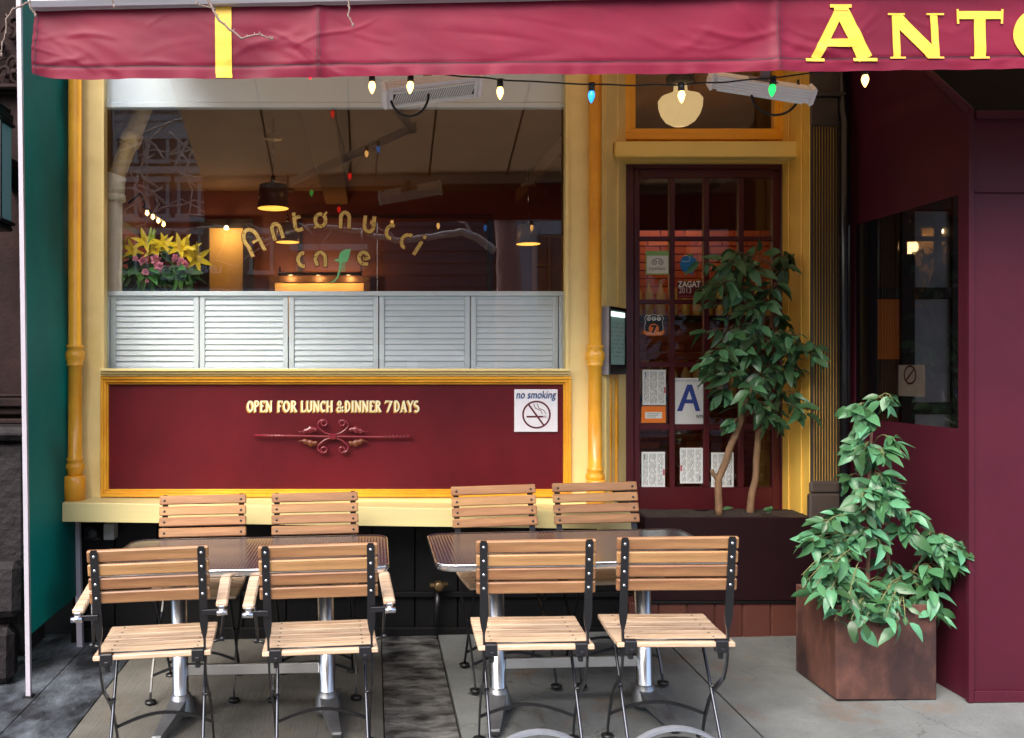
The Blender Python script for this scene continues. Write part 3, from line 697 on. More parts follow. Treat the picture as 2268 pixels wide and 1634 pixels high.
menu(2204, 1552, 2284, 1672, 'printed menu sheet in the bottom left door pane', 2)
menu(2336, 1538, 2414, 1660, 'slightly tilted printed menu sheet in the bottom pane under the letter grade', 3, True)
menu(2443, 1554, 2520, 1673, 'printed menu sheet low behind the ficus stem', 4, True)
s5 = sheet('orange_card', 'orange card with a white label under a printed menu on the door', 'card', 2203, 1395, 2287, 1452, org)
b = MB(); flat(b, 2216, 1415, 2274, 1437, .002); b.build('label_strip', paper, s5)
b = MB(); 
for i in range(3): flat(b, 2222, 1419+i*6, 2268-i*7, 1421+i*6, .0024)
b.build('print', ink, s5)
s6 = sheet('grade_card', 'white inspection card with large blue letter A on the door glass', 'card', 2319, 1298, 2419, 1457, mat('card white', (208, 212, 212), .4, var=.07, vscale=14))
b = MB()
qa = lambda x, y: (PH(2140+x/3.2675, 1240+y/3.2675, yst).x, PH(2140+x/3.2675, 1240+y/3.2675, yst).z)
b.poly([qa(*q) for q in ((605, 562), (720, 265), (770, 265), (664, 562))], mo(.002)); b.poly([qa(*q) for q in ((722, 264), (776, 264), (868, 562), (815, 562))], mo(.0024)); b.poly([qa(*q) for q in ((690, 430), (815, 430), (820, 475), (680, 475))], mo(.0028))
b.build('letter', mat('grade blue', (44, 66, 140), .5), s6)
q = qa(745, 222); text('heading', 'SANITARY INSPECTION GRADE', .016, ink, s6, face_cam((q[0], yst-.002, q[1])), sx=.78, ext=.0002)
q = qa(872, 625); text('lettering', 'NYC', .028, inkd, s6, face_cam((q[0], yst-.002, q[1])), sx=.9, ext=.0002, bold=.001)
# ------------------------------------------------------------------ menu case on the splayed jamb
e = Vector((jx1-jx0, YD-5.15, 0)); Lj = e.length; e.normalize(); nj = Vector((e.y, -e.x, 0))
def jp(t_, z, d): q = Vector((jx0, 5.15, 0))+e*(t_*Lj)+nj*d; q.z = z; return q
zt, zb = Z_(680, 5.2), Z_(829, 5.2)
mc = thing('menu_case', 'grey lit menu display case on the angled jamb beside the door', 'display case', jp(.5, zb, .02))
def jbox(b, t0, t1, z0, z1, d0, d1):
    q = [jp(t0, z0, d0), jp(t1, z0, d0), jp(t1, z0, d1), jp(t0, z0, d1)]; w = [p+Vector((0, 0, z1-z0)) for p in q]
    b.add(q+w, [[0, 1, 2, 3], [7, 6, 5, 4]]+[[i, i+4, (i+1) % 4+4, (i+1) % 4] for i in range(4)])
b = MB(); jbox(b, -.06, .70, zb, zt, .002, .040); recalc(b.build('case', mat('grey case', (150, 150, 156), .4), mc))
b = MB()
for t0, t1, z0, z1 in ((-.06, .70, zb, zb+.055), (-.06, .70, zt-.02, zt), (-.06, -.03, zb+.056, zt-.021), (.67, .70, zb+.056, zt-.021)): jbox(b, t0, t1, z0, z1, .0405, .050)
recalc(b.build('rim', blackm, mc))
b = MB(); jbox(b, -.028, .668, zb+.057, zt-.022, .0405, .042); recalc(b.build('menu_sheet', emit('lit menu sheet', (120, 150, 142), .04), mc))
b = MB(); jbox(b, 0, .64, zt-.055, zt-.028, .0425, .047); recalc(b.build('lamp', emit('menu lamp', (226, 250, 240), .6), mc))
b = MB()
for i in range(6):
    for j in range(9):
        if (i*3+j) % 4: jbox(b, .06+i*.10, .12+i*.10, zb+.10+j*.024, zb+.107+j*.024, .0425, .0428)
recalc(b.build('print', ink, mc))
# ------------------------------------------------------------------ shutters behind the glass
ysh = 5.30
def zs(v): return Z_(v, ysh)
edges = [243, 441, 639, 839, 1042, 1238]
lab = ['leftmost pale louvred half shutter under the flowers', 'second pale louvred half shutter from the left under the lit alcove', 'middle pale louvred half shutter under the cafe lettering',
       'fourth pale louvred half shutter from the left, mirroring a parked van', 'rightmost pale louvred half shutter beside the cream stile']
for i in range(5):
    a, c_ = X_(edges[i]+1.2, ysh), X_(edges[i+1]-1.2, ysh)
    if i == 4: c_ = X_(1236, ysh)
    t_ = thing('shutter', lab[i], 'shutter', ((a+c_)/2, ysh, zs(816)), group='louvred half shutters in the window')
    b = MB(); w = .030
    b.box(a, ysh, zs(818), a+w, ysh+.025, zs(656), .003); b.box(c_-w, ysh, zs(818), c_, ysh+.025, zs(656), .003)
    b.box(a+w+.0005, ysh+.002, zs(662), c_-w-.0005, ysh+.023, zs(656), .002); b.box(a+w+.0005, ysh+.002, zs(818), c_-w-.0005, ysh+.023, zs(812), .002); b.build('frame', shutw, t_)
    b = MB(); nsl = 12
    for k in range(nsl):
        z = zs(812)+(zs(662)-zs(812))*(k+.5)/nsl
        b.cbox(((a+c_)/2, ysh+.013, z), ((c_-a)/2-w-.001, .0035, .0185), .002, Matrix.Rotation(rad(-21), 3, 'X'))
    b.build('louvres', shutw, t_)
(MB().box(X_(228.5, 5.285), 5.285, zs(655.5), X_(1254.5, 5.285), 5.335, zs(645), .004).box(X_(229, 5.29), 5.29, zs(818), X_(241, 5.29), 5.33, zs(655.8), .003).box(X_(1240, 5.29), 5.29, zs(818), X_(1254, 5.29), 5.33, zs(655.8), .003).build('shutter_frame', shutw, bld))
# back board so the louvres read as lit paint, an inner window seat that carries the vase
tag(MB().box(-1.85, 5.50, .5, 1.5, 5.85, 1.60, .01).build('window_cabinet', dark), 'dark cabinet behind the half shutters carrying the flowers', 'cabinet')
# ------------------------------------------------------------------ leaves
def leaf(b, p, d, up, L, w, droop=.25, fold=.25):
    d = Vector(d).normalized(); up = Vector(up); sd = d.cross(up)
    if sd.length < 1e-4: sd = d.orthogonal()
    sd.normalize(); nn = sd.cross(d).normalized()
    st = ((0, 0), (.12, .55), (.35, 1), (.62, .82), (.85, .38), (1, 0)); vs = []; fs = []
    for t_, ww in st:
        c = p+d*(t_*L)-nn*(droop*L*t_*t_); e_ = w*ww/2
        vs += [c+sd*e_+nn*(fold*e_), c, c-sd*e_+nn*(fold*e_)]
    for i in range(len(st)-1):
        a = 3*i
        if i == 0: fs += [[a+1, a+4, a+3], [a+1, a+5, a+4]]
        elif i == len(st)-2: fs += [[a, a+1, a+4], [a+1, a+2, a+4]]
        else: fs += [[a, a+1, a+4, a+3], [a+1, a+2, a+5, a+4]]
    # drop unused duplicates at the tips
    q = b.smooth; b.smooth = True; b.add(vs, fs); b.smooth = q
DENS = 1.2
def lobe_foliage(fb, tb, lobes, stems, r, L, droop=.3):
    for (c, R, n) in lobes:
        c = Vector(c); tips = []
        for _ in range(max(3, n//9)):
            dv = Vector((r.gauss(0, 1), r.gauss(0, 1), r.gauss(0, .9))).normalized(); k = r.uniform(.6, .98)
            tips.append(c+Vector((dv.x*R[0], dv.y*R[1], dv.z*R[2]))*k)
        for tp in tips:
            s0 = min(stems, key=lambda q: (q-tp).length+.35*max(0, q.z-tp.z+.05))
            mid = s0.lerp(tp, .55)+Vector((r.uniform(-.02, .02), r.uniform(-.02, .02), .05))
            pts = [s0, s0.lerp(mid, .6)+Vector((0, 0, .015)), mid, mid.lerp(tp, .6)+Vector((0, 0, .012)), tp]
            tb.tube(pts, [.0035, .003, .0026, .002, .0012], 5)
            ax = (tp-mid).normalized(); m = max(5, int(round(n/len(tips)*DENS)))
            for i in range(m):
                k = (i+.6)/m; q = mid.lerp(tp, k)+Vector((0, 0, .012*math.sin(k*3.14))); s_ = 1 if i % 2 else -1
                out = Vector(((q-c).x/R[0], (q-c).y/R[1], 0)); out = out.normalized() if out.length > .05 else Vector((r.uniform(-1, 1), -1, 0)).normalized()
                side = ax.cross(Vector((0, 0, 1))); side = side.normalized() if side.length > .05 else Vector((1, 0, 0))
                d = ax*.5+side*s_*r.uniform(.3, 1)+out*r.uniform(.1, .8)+Vector((r.uniform(-.5, .5), r.uniform(-.4, .4), r.uniform(-1.0, .35)))
                up = Vector((r.uniform(-.9, .9), -.4+r.uniform(-.7, .6), r.uniform(.3, 1)))
                q2 = q+d.normalized()*.018; tb.tube([q, q2], .0009, 4, False)
                l_ = L*r.uniform(.45, 1.28); leaf(fb, q2, d, up, l_, l_*r.uniform(.40, .56), droop*r.uniform(-.2, 2.2), r.uniform(.05, .6))
# ficus in the back planter
pl = thing('back_planter', 'long low plum planter box in front of the door full of soil', 'planter', (2.05, 5.0, .17))
yp0 = 5.06
b = MB(); x0, x1 = X_(1428, yp0), X_(1815, yp0); zt = Z_(1146, yp0); zb = .262
b.box(x0, yp0, zb, x1, yp0+.03, zt, .004); b.box(x0, yp0+.0305, zb, x0+.03, 5.36, zt, .004); b.box(x1-.03, yp0+.0305, zb, x1, 5.36, zt, .004); b.box(x0+.031, 5.33, zb, x1-.031, 5.36, zt, .004)
b.box(x0+.031, yp0+.031, zb, x1-.031, 5.329, zb+.02); b.build('box', mat('plum planter paint', (26, 8, 12), .5, spec=.2, var=.12, vscale=4), pl)
b = MB(); b.smooth = True; n = 20; vs = []; fs = []
for i in range(n+1):
    for j in range(7): x = x0+.03+(x1-x0-.06)*i/n; y = yp0+.03+(5.33-yp0-.03)*j/6; vs.append((x, y, zt-.01+.02*noise.noise(Vector((x*9, y*9, 0)))+.012*j/6))
for i in range(n):
    for j in range(6): a = i*7+j; fs.append([a, a+7, a+8, a+1])
b.add(vs, fs); b.build('soil', soil, pl)
b = MB(); b.box(x0-.02, yp0+.01, .2465, x1, 5.17, .2615); b.build('base', blackpl, pl)
fic = thing('ficus_tree', 'dark leaved ficus tree with two bare slanting stems in front of the door', 'tree', P(1620, 1140, 5.2))
yf_ = 5.2
def stem(pts, r0, r1, y=yf_):
    q = [P(u, v, y+dy) for u, v, dy in pts]; n_ = len(q)
    dense = []; 
    for i in range(n_-1):
        for k in range(5):
            p = q[i].lerp(q[i+1], k/5); dense.append(p+Vector((noise.noise(p*9)*.008, 0, 0)))
    dense.append(q[-1]); m = len(dense)
    return dense, [r0+(r1-r0)*i/(m-1)+.0022*noise.noise(dense[i]*30) for i in range(m)]
A, ra = stem([(1592, 1142, 0), (1590, 1060, 0), (1612, 1010, 0), (1640, 930, -.02), (1665, 850, -.03), (1680, 760, -.03), (1690, 690, -.02), (1725, 640, -.02), (1738, 590, 0)], .021, .013)
B, rb_ = stem([(1660, 1142, .03), (1672, 1060, .03), (1680, 960, .03), (1700, 890, .02), (1715, 800, .02), (1690, 720, .02)], .021, .009)
Cc, rc_ = stem([(1590, 1062, 0), (1578, 1048, 0), (1577, 1040, 0)], .014, .011)
for q, r_ in ((A, ra), (B, rb_), (Cc, rc_)): MB().tube(q, r_, 10).build('stem', bark, fic)
r = random.Random(3); fb = MB(); tb = MB()
DENS = 1.02
def lobe(u, v, ru, rv, n, y, ry=.16): c = P(u, v, y); s_ = y/FV; return (c, (ru*s_, ry, rv*s_), n)
lobe_foliage(fb, tb, [lobe(1640, 600, 105, 48, 80, 5.12), lobe(1575, 575, 55, 30, 24, 5.1), lobe(1610, 680, 80, 70, 95, 5.06), lobe(1590, 775, 62, 75, 80, 5.08), lobe(1700, 700, 80, 70, 70, 5.08), lobe(1700, 800, 95, 75, 105, 5.05),
                      lobe(1765, 790, 62, 62, 50, 5.0, .1), lobe(1640, 850, 80, 60, 80, 5.06), lobe(1735, 895, 55, 45, 40, 5.04), lobe(1680, 945, 58, 30, 34, 5.1, .12), lobe(1755, 565, 32, 18, 8, 5.1, .06)], [p for p in A[14:]]+[p for p in B[14:]], r, .098, .35)
fb.build('foliage', leafd, fic); tb.build('twigs', bark, fic)
fl = MB(); 
for u, v in ((1600, 1128), (1690, 1130), (1700, 1136)):
    p = P(u, v, 5.1); leaf(fl, p, Vector((r.uniform(.2, 1), r.uniform(-.4, .2), .35)), Vector((0, -.6, 1)), .06, .028)
fl.build('seedling', leafd, fic)
# rusted cube planter with the bright plant
xq, yq = 2.13, 4.14; wq, dq, hq = .458, .40, .44
zg = G(xq+.2, yq+.2)
cp_ = thing('cube_planter', 'rusty steel cube planter standing on the pavement by the plum entrance', 'planter', (xq+wq/2, yq+dq/2, zg))
b = MB(); tk = .012
b.box(xq, yq, zg+.004, xq+wq, yq+tk, zg+hq, .003); b.box(xq, yq+dq-tk, zg+.004, xq+wq, yq+dq, zg+hq, .003); b.box(xq, yq+tk+.0004, zg+.004, xq+tk, yq+dq-tk-.0004, zg+hq, .003); b.box(xq+wq-tk, yq+tk+.0004, zg+.004, xq+wq, yq+dq-tk-.0004, zg+hq, .003)
b.box(xq+tk, yq+tk, zg+.006, xq+wq-tk, yq+dq-tk, zg+.02); b.build('box', rust, cp_)
b = MB(); b.box(xq+tk+.001, yq+tk+.001, zg+hq-.06, xq+wq-tk-.001, yq+dq-tk-.001, zg+hq-.035); b.build('soil', soil, cp_)
pt = thing('ficus_plant', 'bright green leafy ficus plant growing in the rusty cube planter', 'plant', (xq+wq/2, yq+dq/2, zg+hq-.04))
ypl = yq+dq/2
def st2(pts):
    q = [P(u, v, ypl+dy) for u, v, dy in pts]; d_ = []
    for i in range(len(q)-1):
        for k in range(6): d_.append(q[i].lerp(q[i+1], k/6))
    d_.append(q[-1]); return d_
A2 = st2([(1921, 1345, 0), (1922, 1240, 0), (1930, 1150, .02), (1925, 1060, .0), (1930, 960, 0), (1928, 905, 0)])
B2 = st2([(1968, 1345, .04), (1967, 1250, .04), (1966, 1180, .03), (1960, 1120, .02), (1955, 1060, .02)])
C2 = st2([(1990, 1345, .0), (2010, 1290, -.02), (2040, 1240, -.03), (2055, 1200, -.03)])
barkp = mat('pinkish stem bark', (150, 112, 92), .8, var=.3, vscale=30, bump=.5, bscale=80)
for q, r0 in ((A2, .011), (B2, .011), (C2, .006)): MB().tube(q, [r0*(1-.5*i/len(q))+.0015*noise.noise(q[i]*40) for i in range(len(q))], 8).build('stem', barkp, pt)
DENS = 1.55; r = random.Random(11); fb = MB(); tb = MB()
lobe_foliage(fb, tb, [lobe(1935, 930, 60, 48, 26, 4.30, .09), lobe(1930, 1000, 62, 65, 50, 4.26, .12), lobe(1905, 1100, 95, 70, 72, 4.22, .16), lobe(1850, 1180, 60, 70, 50, 4.2, .14), lobe(1865, 1235, 55, 50, 34, 4.15, .1), lobe(1935, 1090, 45, 60, 30, 4.2, .1), lobe(1945, 1180, 40, 45, 22, 4.18, .08),
                      lobe(2015, 1185, 66, 58, 46, 4.28, .15), lobe(2070, 1260, 50, 70, 50, 4.24, .14), lobe(2010, 1275, 55, 55, 36, 4.24, .12), lobe(1830, 1290, 60, 45, 36, 4.14, .1), lobe(1900, 1335, 90, 30, 40, 4.12, .08),
                      lobe(1850, 1350, 45, 40, 22, 4.06, .06), lobe(1960, 1365, 60, 32, 22, 4.02, .05), lobe(2070, 1325, 36, 38, 18, 4.2, .1), lobe(1790, 1290, 34, 26, 10, 4.1, .05), lobe(1890, 1385, 22, 26, 10, 4.05, .03), lobe(1995, 1390, 18, 22, 8, 4.02, .03), lobe(2090, 1365, 26, 26, 10, 4.1, .05), lobe(2100, 1240, 30, 50, 20, 4.2, .08), lobe(1990, 900, 45, 22, 8, 4.25, .05)], A2[8:]+B2[4:]+C2[6:], r, .086, .3)
fb.build('foliage', leafl, pt); tb.build('twigs', mat('green twig', (110, 112, 70), .7), pt)
# ------------------------------------------------------------------ vestibule on the right
XV, YV = 2.72, 4.105
ve = thing('entrance_vestibule', 'dark plum canvas entrance vestibule with a clear side window', 'vestibule', (3.4, 4.6, G(3.4, 4.6)))
zf = Z_(246, YV); zw = zf+(5.15-YV)*.90
zgv = G(XV, YV)+.005; xe = 4.4
wy0, wy1 = 4.19, 5.09; wz0, wz1 = 1.286, 2.373
b = MB(); b.smooth = True; vs = []; fs = []
for i in range(25):
    for j in range(41):
        x = XV+(xe-XV)*i/24; z = zgv+(zf-zgv)*j/40
        vs.append((x, YV+.006-min(i, 3)/3*(.010*noise.noise(Vector((x*1.6, z*.9, 3)))+.004*noise.noise(Vector((x*5, z*3, 8)))), z))
for i in range(24):
    for j in range(40): a = i*41+j; fs.append([a, a+41, a+42, a+1])
b.add(vs, fs); b.build('front_panel', entry, ve)
b = MB(); y_ = lambda y: min(zf+(y-YV)*.90, zw)
def side(y0, y1, z0, z1a, z1b, d=.012):
    q = [(XV, y0, z0), (XV, y1, z0), (XV, y1, z1b), (XV, y0, z1a)]
    b.add(q+[(x+d, y, z) for x, y, z in q], [[3, 2, 1, 0], [4, 5, 6, 7]]+[[i, (i+1) % 4, (i+1) % 4+4, i+4] for i in range(4)])
side(YV+.013, wy0, zgv, y_(YV+.013), y_(wy0)); side(wy1, 5.16, zgv, y_(wy1), y_(5.16)); side(wy0, wy1, zgv, wz0, wz0); side(wy0, wy1, wz1, y_(wy0), y_(wy1))
recalc(b.build('side_panel', entry, ve))
b = MB(); b.add([(XV+.006, wy0, wz0), (XV+.006, wy1, wz0), (XV+.006, wy1, wz1), (XV+.006, wy0, wz1)], [[3, 2, 1, 0]]); b.build('side_window', glass('vinyl window', (170, 160, 155), 1.5, 2.8, .02), ve)
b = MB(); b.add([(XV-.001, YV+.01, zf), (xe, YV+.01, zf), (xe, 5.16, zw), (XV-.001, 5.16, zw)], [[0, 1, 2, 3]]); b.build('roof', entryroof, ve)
b = MB(); b.sweep([((XV-.004, YV-.002, zgv), .011, .011), ((XV-.004, YV-.002, zf), .011, .011)]); b.build('corner_seam', entry, ve)
b = MB(); b.tube([(XV-.004, YV-.002, zf), (XV-.004, 5.14, zw)], .018, 8); b.build('roof_bar', entry, ve)
MB().box(XV+.02, YV-.012, zf-.034, xe, YV-.002, zf, .002).build('hem', entry, ve); MB().box(XV+.012, YV-.011, Z_(424, YV)-.003, xe, YV-.004, Z_(424, YV)+.003).build('seam', entry, ve); MB().box(XV+.012, YV-.012, zgv, xe, YV-.002, zgv+.05, .002).build('hem', entry, ve)
# inner entrance seen through the vinyl
ed = thing('entrance_door', 'dark wood entrance door with glass panes inside the vestibule', 'door', (3.3, 5.3, G(3.3, 5.3)))
b = MB(); yy = 5.32
for a, c_ in ((2.9, 2.98), (3.12, 3.2), (3.42, 3.75)): b.box(a, yy, .1, c_, yy+.05, 3.6, .003)
for z0, z1 in ((.1, .6), (1.30, 1.36), (1.98, 2.04), (2.5, 3.6)):
    b.box(2.981, yy+.004, z0, 3.119, yy+.046, z1, .002); b.box(3.201, yy+.004, z0, 3.419, yy+.046, z1, .002)
b.build('frame', dark, ed)
for x0_, x1_, z0_, z1_, m_ in ((2.982, 3.118, 1.62, 1.975, emit('amber glow pane', (200, 116, 52), .035)), (2.982, 3.118, .61, 1.295, mat('brown curtain', (104, 66, 40), .7, var=.3)), (3.202, 3.418, 1.365, 1.975, mat('pale reflection pane', (196, 204, 214), .3, var=.25, vscale=4)), (3.202, 3.418, .61, 1.295, mat('pale reflection pane', (196, 204, 214), .3)), (3.202, 3.418, 2.045, 2.495, mat('pale reflection pane', (196, 204, 214), .3)), (2.982, 3.118, 2.045, 2.495, mat('brown curtain', (104, 66, 40), .7)), (2.982, 3.118, 1.365, 1.615, mat('brown curtain', (104, 66, 40), .7))):  # amber glow and pale tint added to imitate reflections in the vinyl window
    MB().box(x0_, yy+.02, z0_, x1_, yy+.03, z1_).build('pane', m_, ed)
nt_ = thing('entrance_notice', 'grey paper notice with no smoking ring hanging behind the vestibule window', 'notice', (2.80, 4.72, 1.4))
def vp(u, v, X=2.76): Y = X*FV/(u-CX); return Vector((X, Y, Z_(v, Y)))
p0, p1 = vp(1990, 876), vp(2047, 808)
b = MB(); b.add([(2.76, p0.y, p0.z), (2.76, p1.y, p0.z), (2.76, p1.y, p1.z), (2.76, p0.y, p1.z), (2.763, p0.y, p0.z), (2.763, p1.y, p0.z), (2.763, p1.y, p1.z), (2.763, p0.y, p1.z)], [[0, 1, 2, 3], [7, 6, 5, 4], [0, 3, 7, 4], [1, 5, 6, 2], [3, 2, 6, 7], [0, 4, 5, 1]]); recalc(b.build('sheet', paper, nt_))
pc = vp(2016, 830); b = MB(); mpv = lambda x, z: Vector((2.7585, x, z))
b.ribbon([(pc.y+q[0], pc.z+q[1]) for q in arc(0, 0, .05, .045, 0, 360, 20)[:-1]], .010, mpv, True); b.ribbon([(pc.y-.035, pc.z+.03), (pc.y+.035, pc.z-.03)], .009, lambda x, z: Vector((2.758, x, z))); b.build('ring', redline, nt_)
# downpipe
dp = tag(MB().tube([(X_(1871, 5.05), 5.05, .12), (X_(1871, 5.05), 5.05, 2.95), (X_(1871, 5.05)+.01, 5.09, 3.02), (X_(1871, 5.05)+.01, 5.13, 3.4)], .028, 14).build('downpipe', mat('black gloss pipe', (20, 20, 24), .22)), 'glossy black downpipe between the fluted pilaster and the plum vestibule', 'pipe')
# ------------------------------------------------------------------ awning
YA = 3.46
aw = thing('awning', 'burgundy retractable awning with yellow stripe and large yellow lettering', 'awning', (1.0, YA, 2.7))
def zbot(x): return 2.672+.0115*(x+1.3)
def ztop(x): return 2.938+.0195*(x+1.3)
XA0, XA1 = -1.295, 4.6
crng = random.Random(77); CREASE = []
for sx_ in (XA0, X_(705, YA), X_(1722, YA), 2.9):
    for k_ in range(9): CREASE.append((sx_+crng.choice((-1, 1))*crng.uniform(.03, .28), crng.uniform(.05, .6), crng.uniform(-.5, .5), crng.uniform(.08, .24), crng.uniform(.008, .018), crng.uniform(.003, .009)))
for k_ in range(34): CREASE.append((crng.uniform(XA0, 3.2), crng.uniform(.05, .8), crng.uniform(-.9, .9), crng.uniform(.05, .22), crng.uniform(.008, .022), crng.uniform(.0015, .005)))
def ripple(x, z):
    h = (z-zbot(x))/(ztop(x)-zbot(x)); h = max(0, min(1, h)); k = (1-h)**.8
    q = noise.noise(Vector((x*2.2+h*1.1, h*2.6, 4))); d = .016*k*noise.noise(Vector((x*1.3, h*.5, 0)))+.008*(.3+k)*noise.noise(Vector((x*3.1, h*1.7, 5)))+.006*(.35+k)*(1-abs(q)*4 if abs(q) < .25 else 0)*noise.noise(Vector((x*.9, 1, 7)))+.0016*noise.noise(Vector((x*9+h*3, h*5, 9)))
    for sx_, am in ((-1.3, 1.3), (X_(705, YA), 1.), (X_(1722, YA), 1.)):
        e_ = x-sx_; d += am*.0095*math.exp(-(e_/.20)**2)*math.sin(13*(abs(e_)*1.2+h*.33)+sx_*5)*(1-h*.55)
        d += .007*math.exp(-(e_/.02)**2)
    hz = (z-zbot(x)); 
    if hz < .055: d += .0028*math.sin(x*41+3*noise.noise(Vector((x*5, 1, 2))))*(1-hz/.055)
    d += -.0035*math.exp(-((hz-.048)/.007)**2)
    hh = h*.27
    for cx_, ch_, ca_, cl_, cw_, cd_ in CREASE:
        ex = x-cx_
        if abs(ex) > cl_*1.3: continue
        t_ = math.cos(ca_)*ex+math.sin(ca_)*(hh-ch_*.27); q_ = -math.sin(ca_)*ex+math.cos(ca_)*(hh-ch_*.27)+.02*math.sin(t_*14+cx_)
        if abs(q_) < cw_*3 and abs(t_) < cl_: d += .62*cd_*(q_/cw_*.8+.5)*math.exp(-(q_/cw_)**2)*(1-(t_/cl_)**2)
    e_ = x+1.3
    d += .03*math.exp(-(e_/.05)**2)*(1-h)*.6
    return d
def surf(x, z, out=0.): return Vector((x, YA-ripple(x, z)-out, z))
b = MB(); b.smooth = True; NX, NZ = 760, 46; vs = []; fs = []
for i in range(NX+1):
    x = XA0+(XA1-XA0)*i/NX
    for j in range(NZ+1):
        h = j/NZ; z = zbot(x)+(ztop(x)-zbot(x))*h; xx = x
        if h < .2: z += .002*noise.noise(Vector((x*4, 3, 1)))*(1-h/.2)
        e_ = x+1.3
        if e_ < .12: z += .02*(1-e_/.12)**2*(1-h); 
        vs.append(surf(xx, z))
for i in range(NX):
    for j in range(NZ): a = i*(NZ+1)+j; fs.append([a, a+NZ+1, a+NZ+2, a+1])
b.add(vs, fs); val = b.build('valance', canvas, aw)
b = MB(); n = 26; xs0, xs1 = X_(477, YA), X_(513, YA); vs = []; fs = []
for j in range(n+1):
    for i in range(5):
        xx = xs0+(xs1-xs0)*i/4+(.002 if j < 2 else 0); z = zbot(xx)+.002+(ztop(xx)-zbot(xx)-.001)*j/n; vs.append(surf(xx, z, .004))
for j in range(n):
    for i in range(4): a = j*5+i; fs.append([a, a+1, a+6, a+5])
b.smooth = True; b.add(vs, fs); b.build('stripe', letyel, val)
for x in (XA0+.012, X_(702, YA), X_(708, YA), X_(1720, YA), X_(1726, YA)):
    b = MB(); b.ribbon([(x+.002*math.sin(j), zbot(x)+.004+(ztop(x)-zbot(x)-.008)*j/22) for j in range(23)], .0032, lambda X, Z: surf(X, Z, .0014)); b.build('seam', seamm, val)
for o_ in (.046, .050):
    b = MB(); b.ribbon([(XA0+.004+(XA1-XA0-.01)*j/300, zbot(XA0+(XA1-XA0)*j/300)+o_+.0012*noise.noise(Vector((j*.31, o_*90, 0)))) for j in range(301)], .0024, lambda X, Z: surf(X, Z, .0012)); b.build('seam', seamm, val)
def awl(ch, u0, u1, v0, v1, w):
    b = MB(); b.smooth = True; za = PH(0, v1, YA).z; zc = PH(0, v0, YA).z; a = PH(u0, 0, YA).x; c_ = PH(u1, 0, YA).x
    def mpw(X, Z, k=[0]): return surf(X, Z, .003)
    W = c_-a; H = zc-za
    def L_(pts, w_, kk):
        q = [(a+p[0]*W, za+p[1]*H) for p in pts]; d = [q[0]]
        for p0_, p1_ in zip(q, q[1:]):
            n_ = max(1, int(math.hypot(p1_[0]-p0_[0], p1_[1]-p0_[1])/.012)); d += [(p0_[0]+(p1_[0]-p0_[0])*i/n_, p0_[1]+(p1_[1]-p0_[1])*i/n_) for i in range(1, n_+1)]
        b.ribbon(d, w_, lambda X, Z: surf(X, Z, .0045+.0004*kk))
    if ch == 'A':
        L_([(.485, .95), (.135, .035)], w*.72, 0); L_([(.475, .95), (.85, .035)], w*1.12, 1); L_([(.27, .315), (.72, .315)], w*.62, 2)
        L_([(0, .022), (.27, .022)], w*.24, 3); L_([(.68, .022), (1.02, .022)], w*.26, 4); L_([(.33, .975), (.64, .975)], w*.26, 5); L_([(.385, .93), (.595, .93)], w*.34, 6)
    if ch == 'N':
        L_([(.17, .03), (.14, .97)], w*.66, 0); L_([(.16, .90), (.81, .09)], w*1.12, 1); L_([(.86, .02), (.82, .97)], w*.66, 2)
        L_([(0, .975), (.30, .975)], w*.16, 3); L_([(.05, .025), (.32, .025)], w*.16, 4); L_([(.69, .975), (1, .975)], w*.16, 5); L_([(.72, .025), (1, .025)], w*.16, 6)
    if ch == 'T':
        L_([(.5, .02), (.5, .98)], w*1.05, 0); L_([(.02, .90), (.98, .90)], w*.72, 1); L_([(.02, 1.02), (.035, .72)], w*.2, 2); L_([(.98, 1.02), (.965, .72)], w*.2, 3); L_([(.30, .025), (.70, .025)], w*.18, 4)
    if ch == 'O': 
        q = arc(.5, .5, .45, .46, 90, 446, 40); L_(q, w*1.0, 0)
    if ch == 'U': L_([(.15, .98), (.15, .35)]+arc(.5, .35, .35, .31, 180, 360, 14)+[(.85, .98)], w, 0)
    if ch == 'C': L_(arc(.52, .5, .45, .46, 50, 310, 24), w, 0)
    if ch == 'I': L_([(.5, .02), (.5, .98)], w*1.05, 0); L_([(.2, .03), (.8, .03)], w*.2, 1); L_([(.2, .97), (.8, .97)], w*.2, 2)
    b.build('letter', letyel, val)
awl('A', 2767, 3007, 19, 210, .049); awl('N', 3047, 3240, 46, 203, .042); awl('T', 3284, 3444, 36, 203, .042); awl('O', 3486, 3686, 36, 205, .042)
awl('N', 3726, 3916, 40, 205, .042); awl('U', 3960, 4140, 40, 205, .042); awl('C', 4180, 4350, 40, 205, .042); awl('C', 4390, 4560, 40, 205, .042); awl('I', 4600, 4660, 40, 205, .042)
b = MB(); vs = []
for x in (XA0-.01, XA1):
    z = ztop(x); vs += [(x, YA-.03, z+.002), (x, YA-.045, z+.02), (x, YA-.045, z+.10), (x, YA-.02, z+.13), (x, YA+.06, z+.13), (x, YA+.06, z+.002)]
b.add(vs, [[0, 1, 2, 3, 4, 5], [11, 10, 9, 8, 7, 6]]+[[i, (i+1) % 6, (i+1) % 6+6, i+6] for i in range(6)])
for o_ in (.035, .07): b.add([(XA0-.01, YA-.049, ztop(XA0)+o_), (XA1, YA-.049, ztop(XA1)+o_), (XA1, YA-.046, ztop(XA1)+o_+.006), (XA0-.01, YA-.046, ztop(XA0)+o_+.006)], [[0, 1, 2, 3]])
recalc(b.build('front_bar', barm, aw))
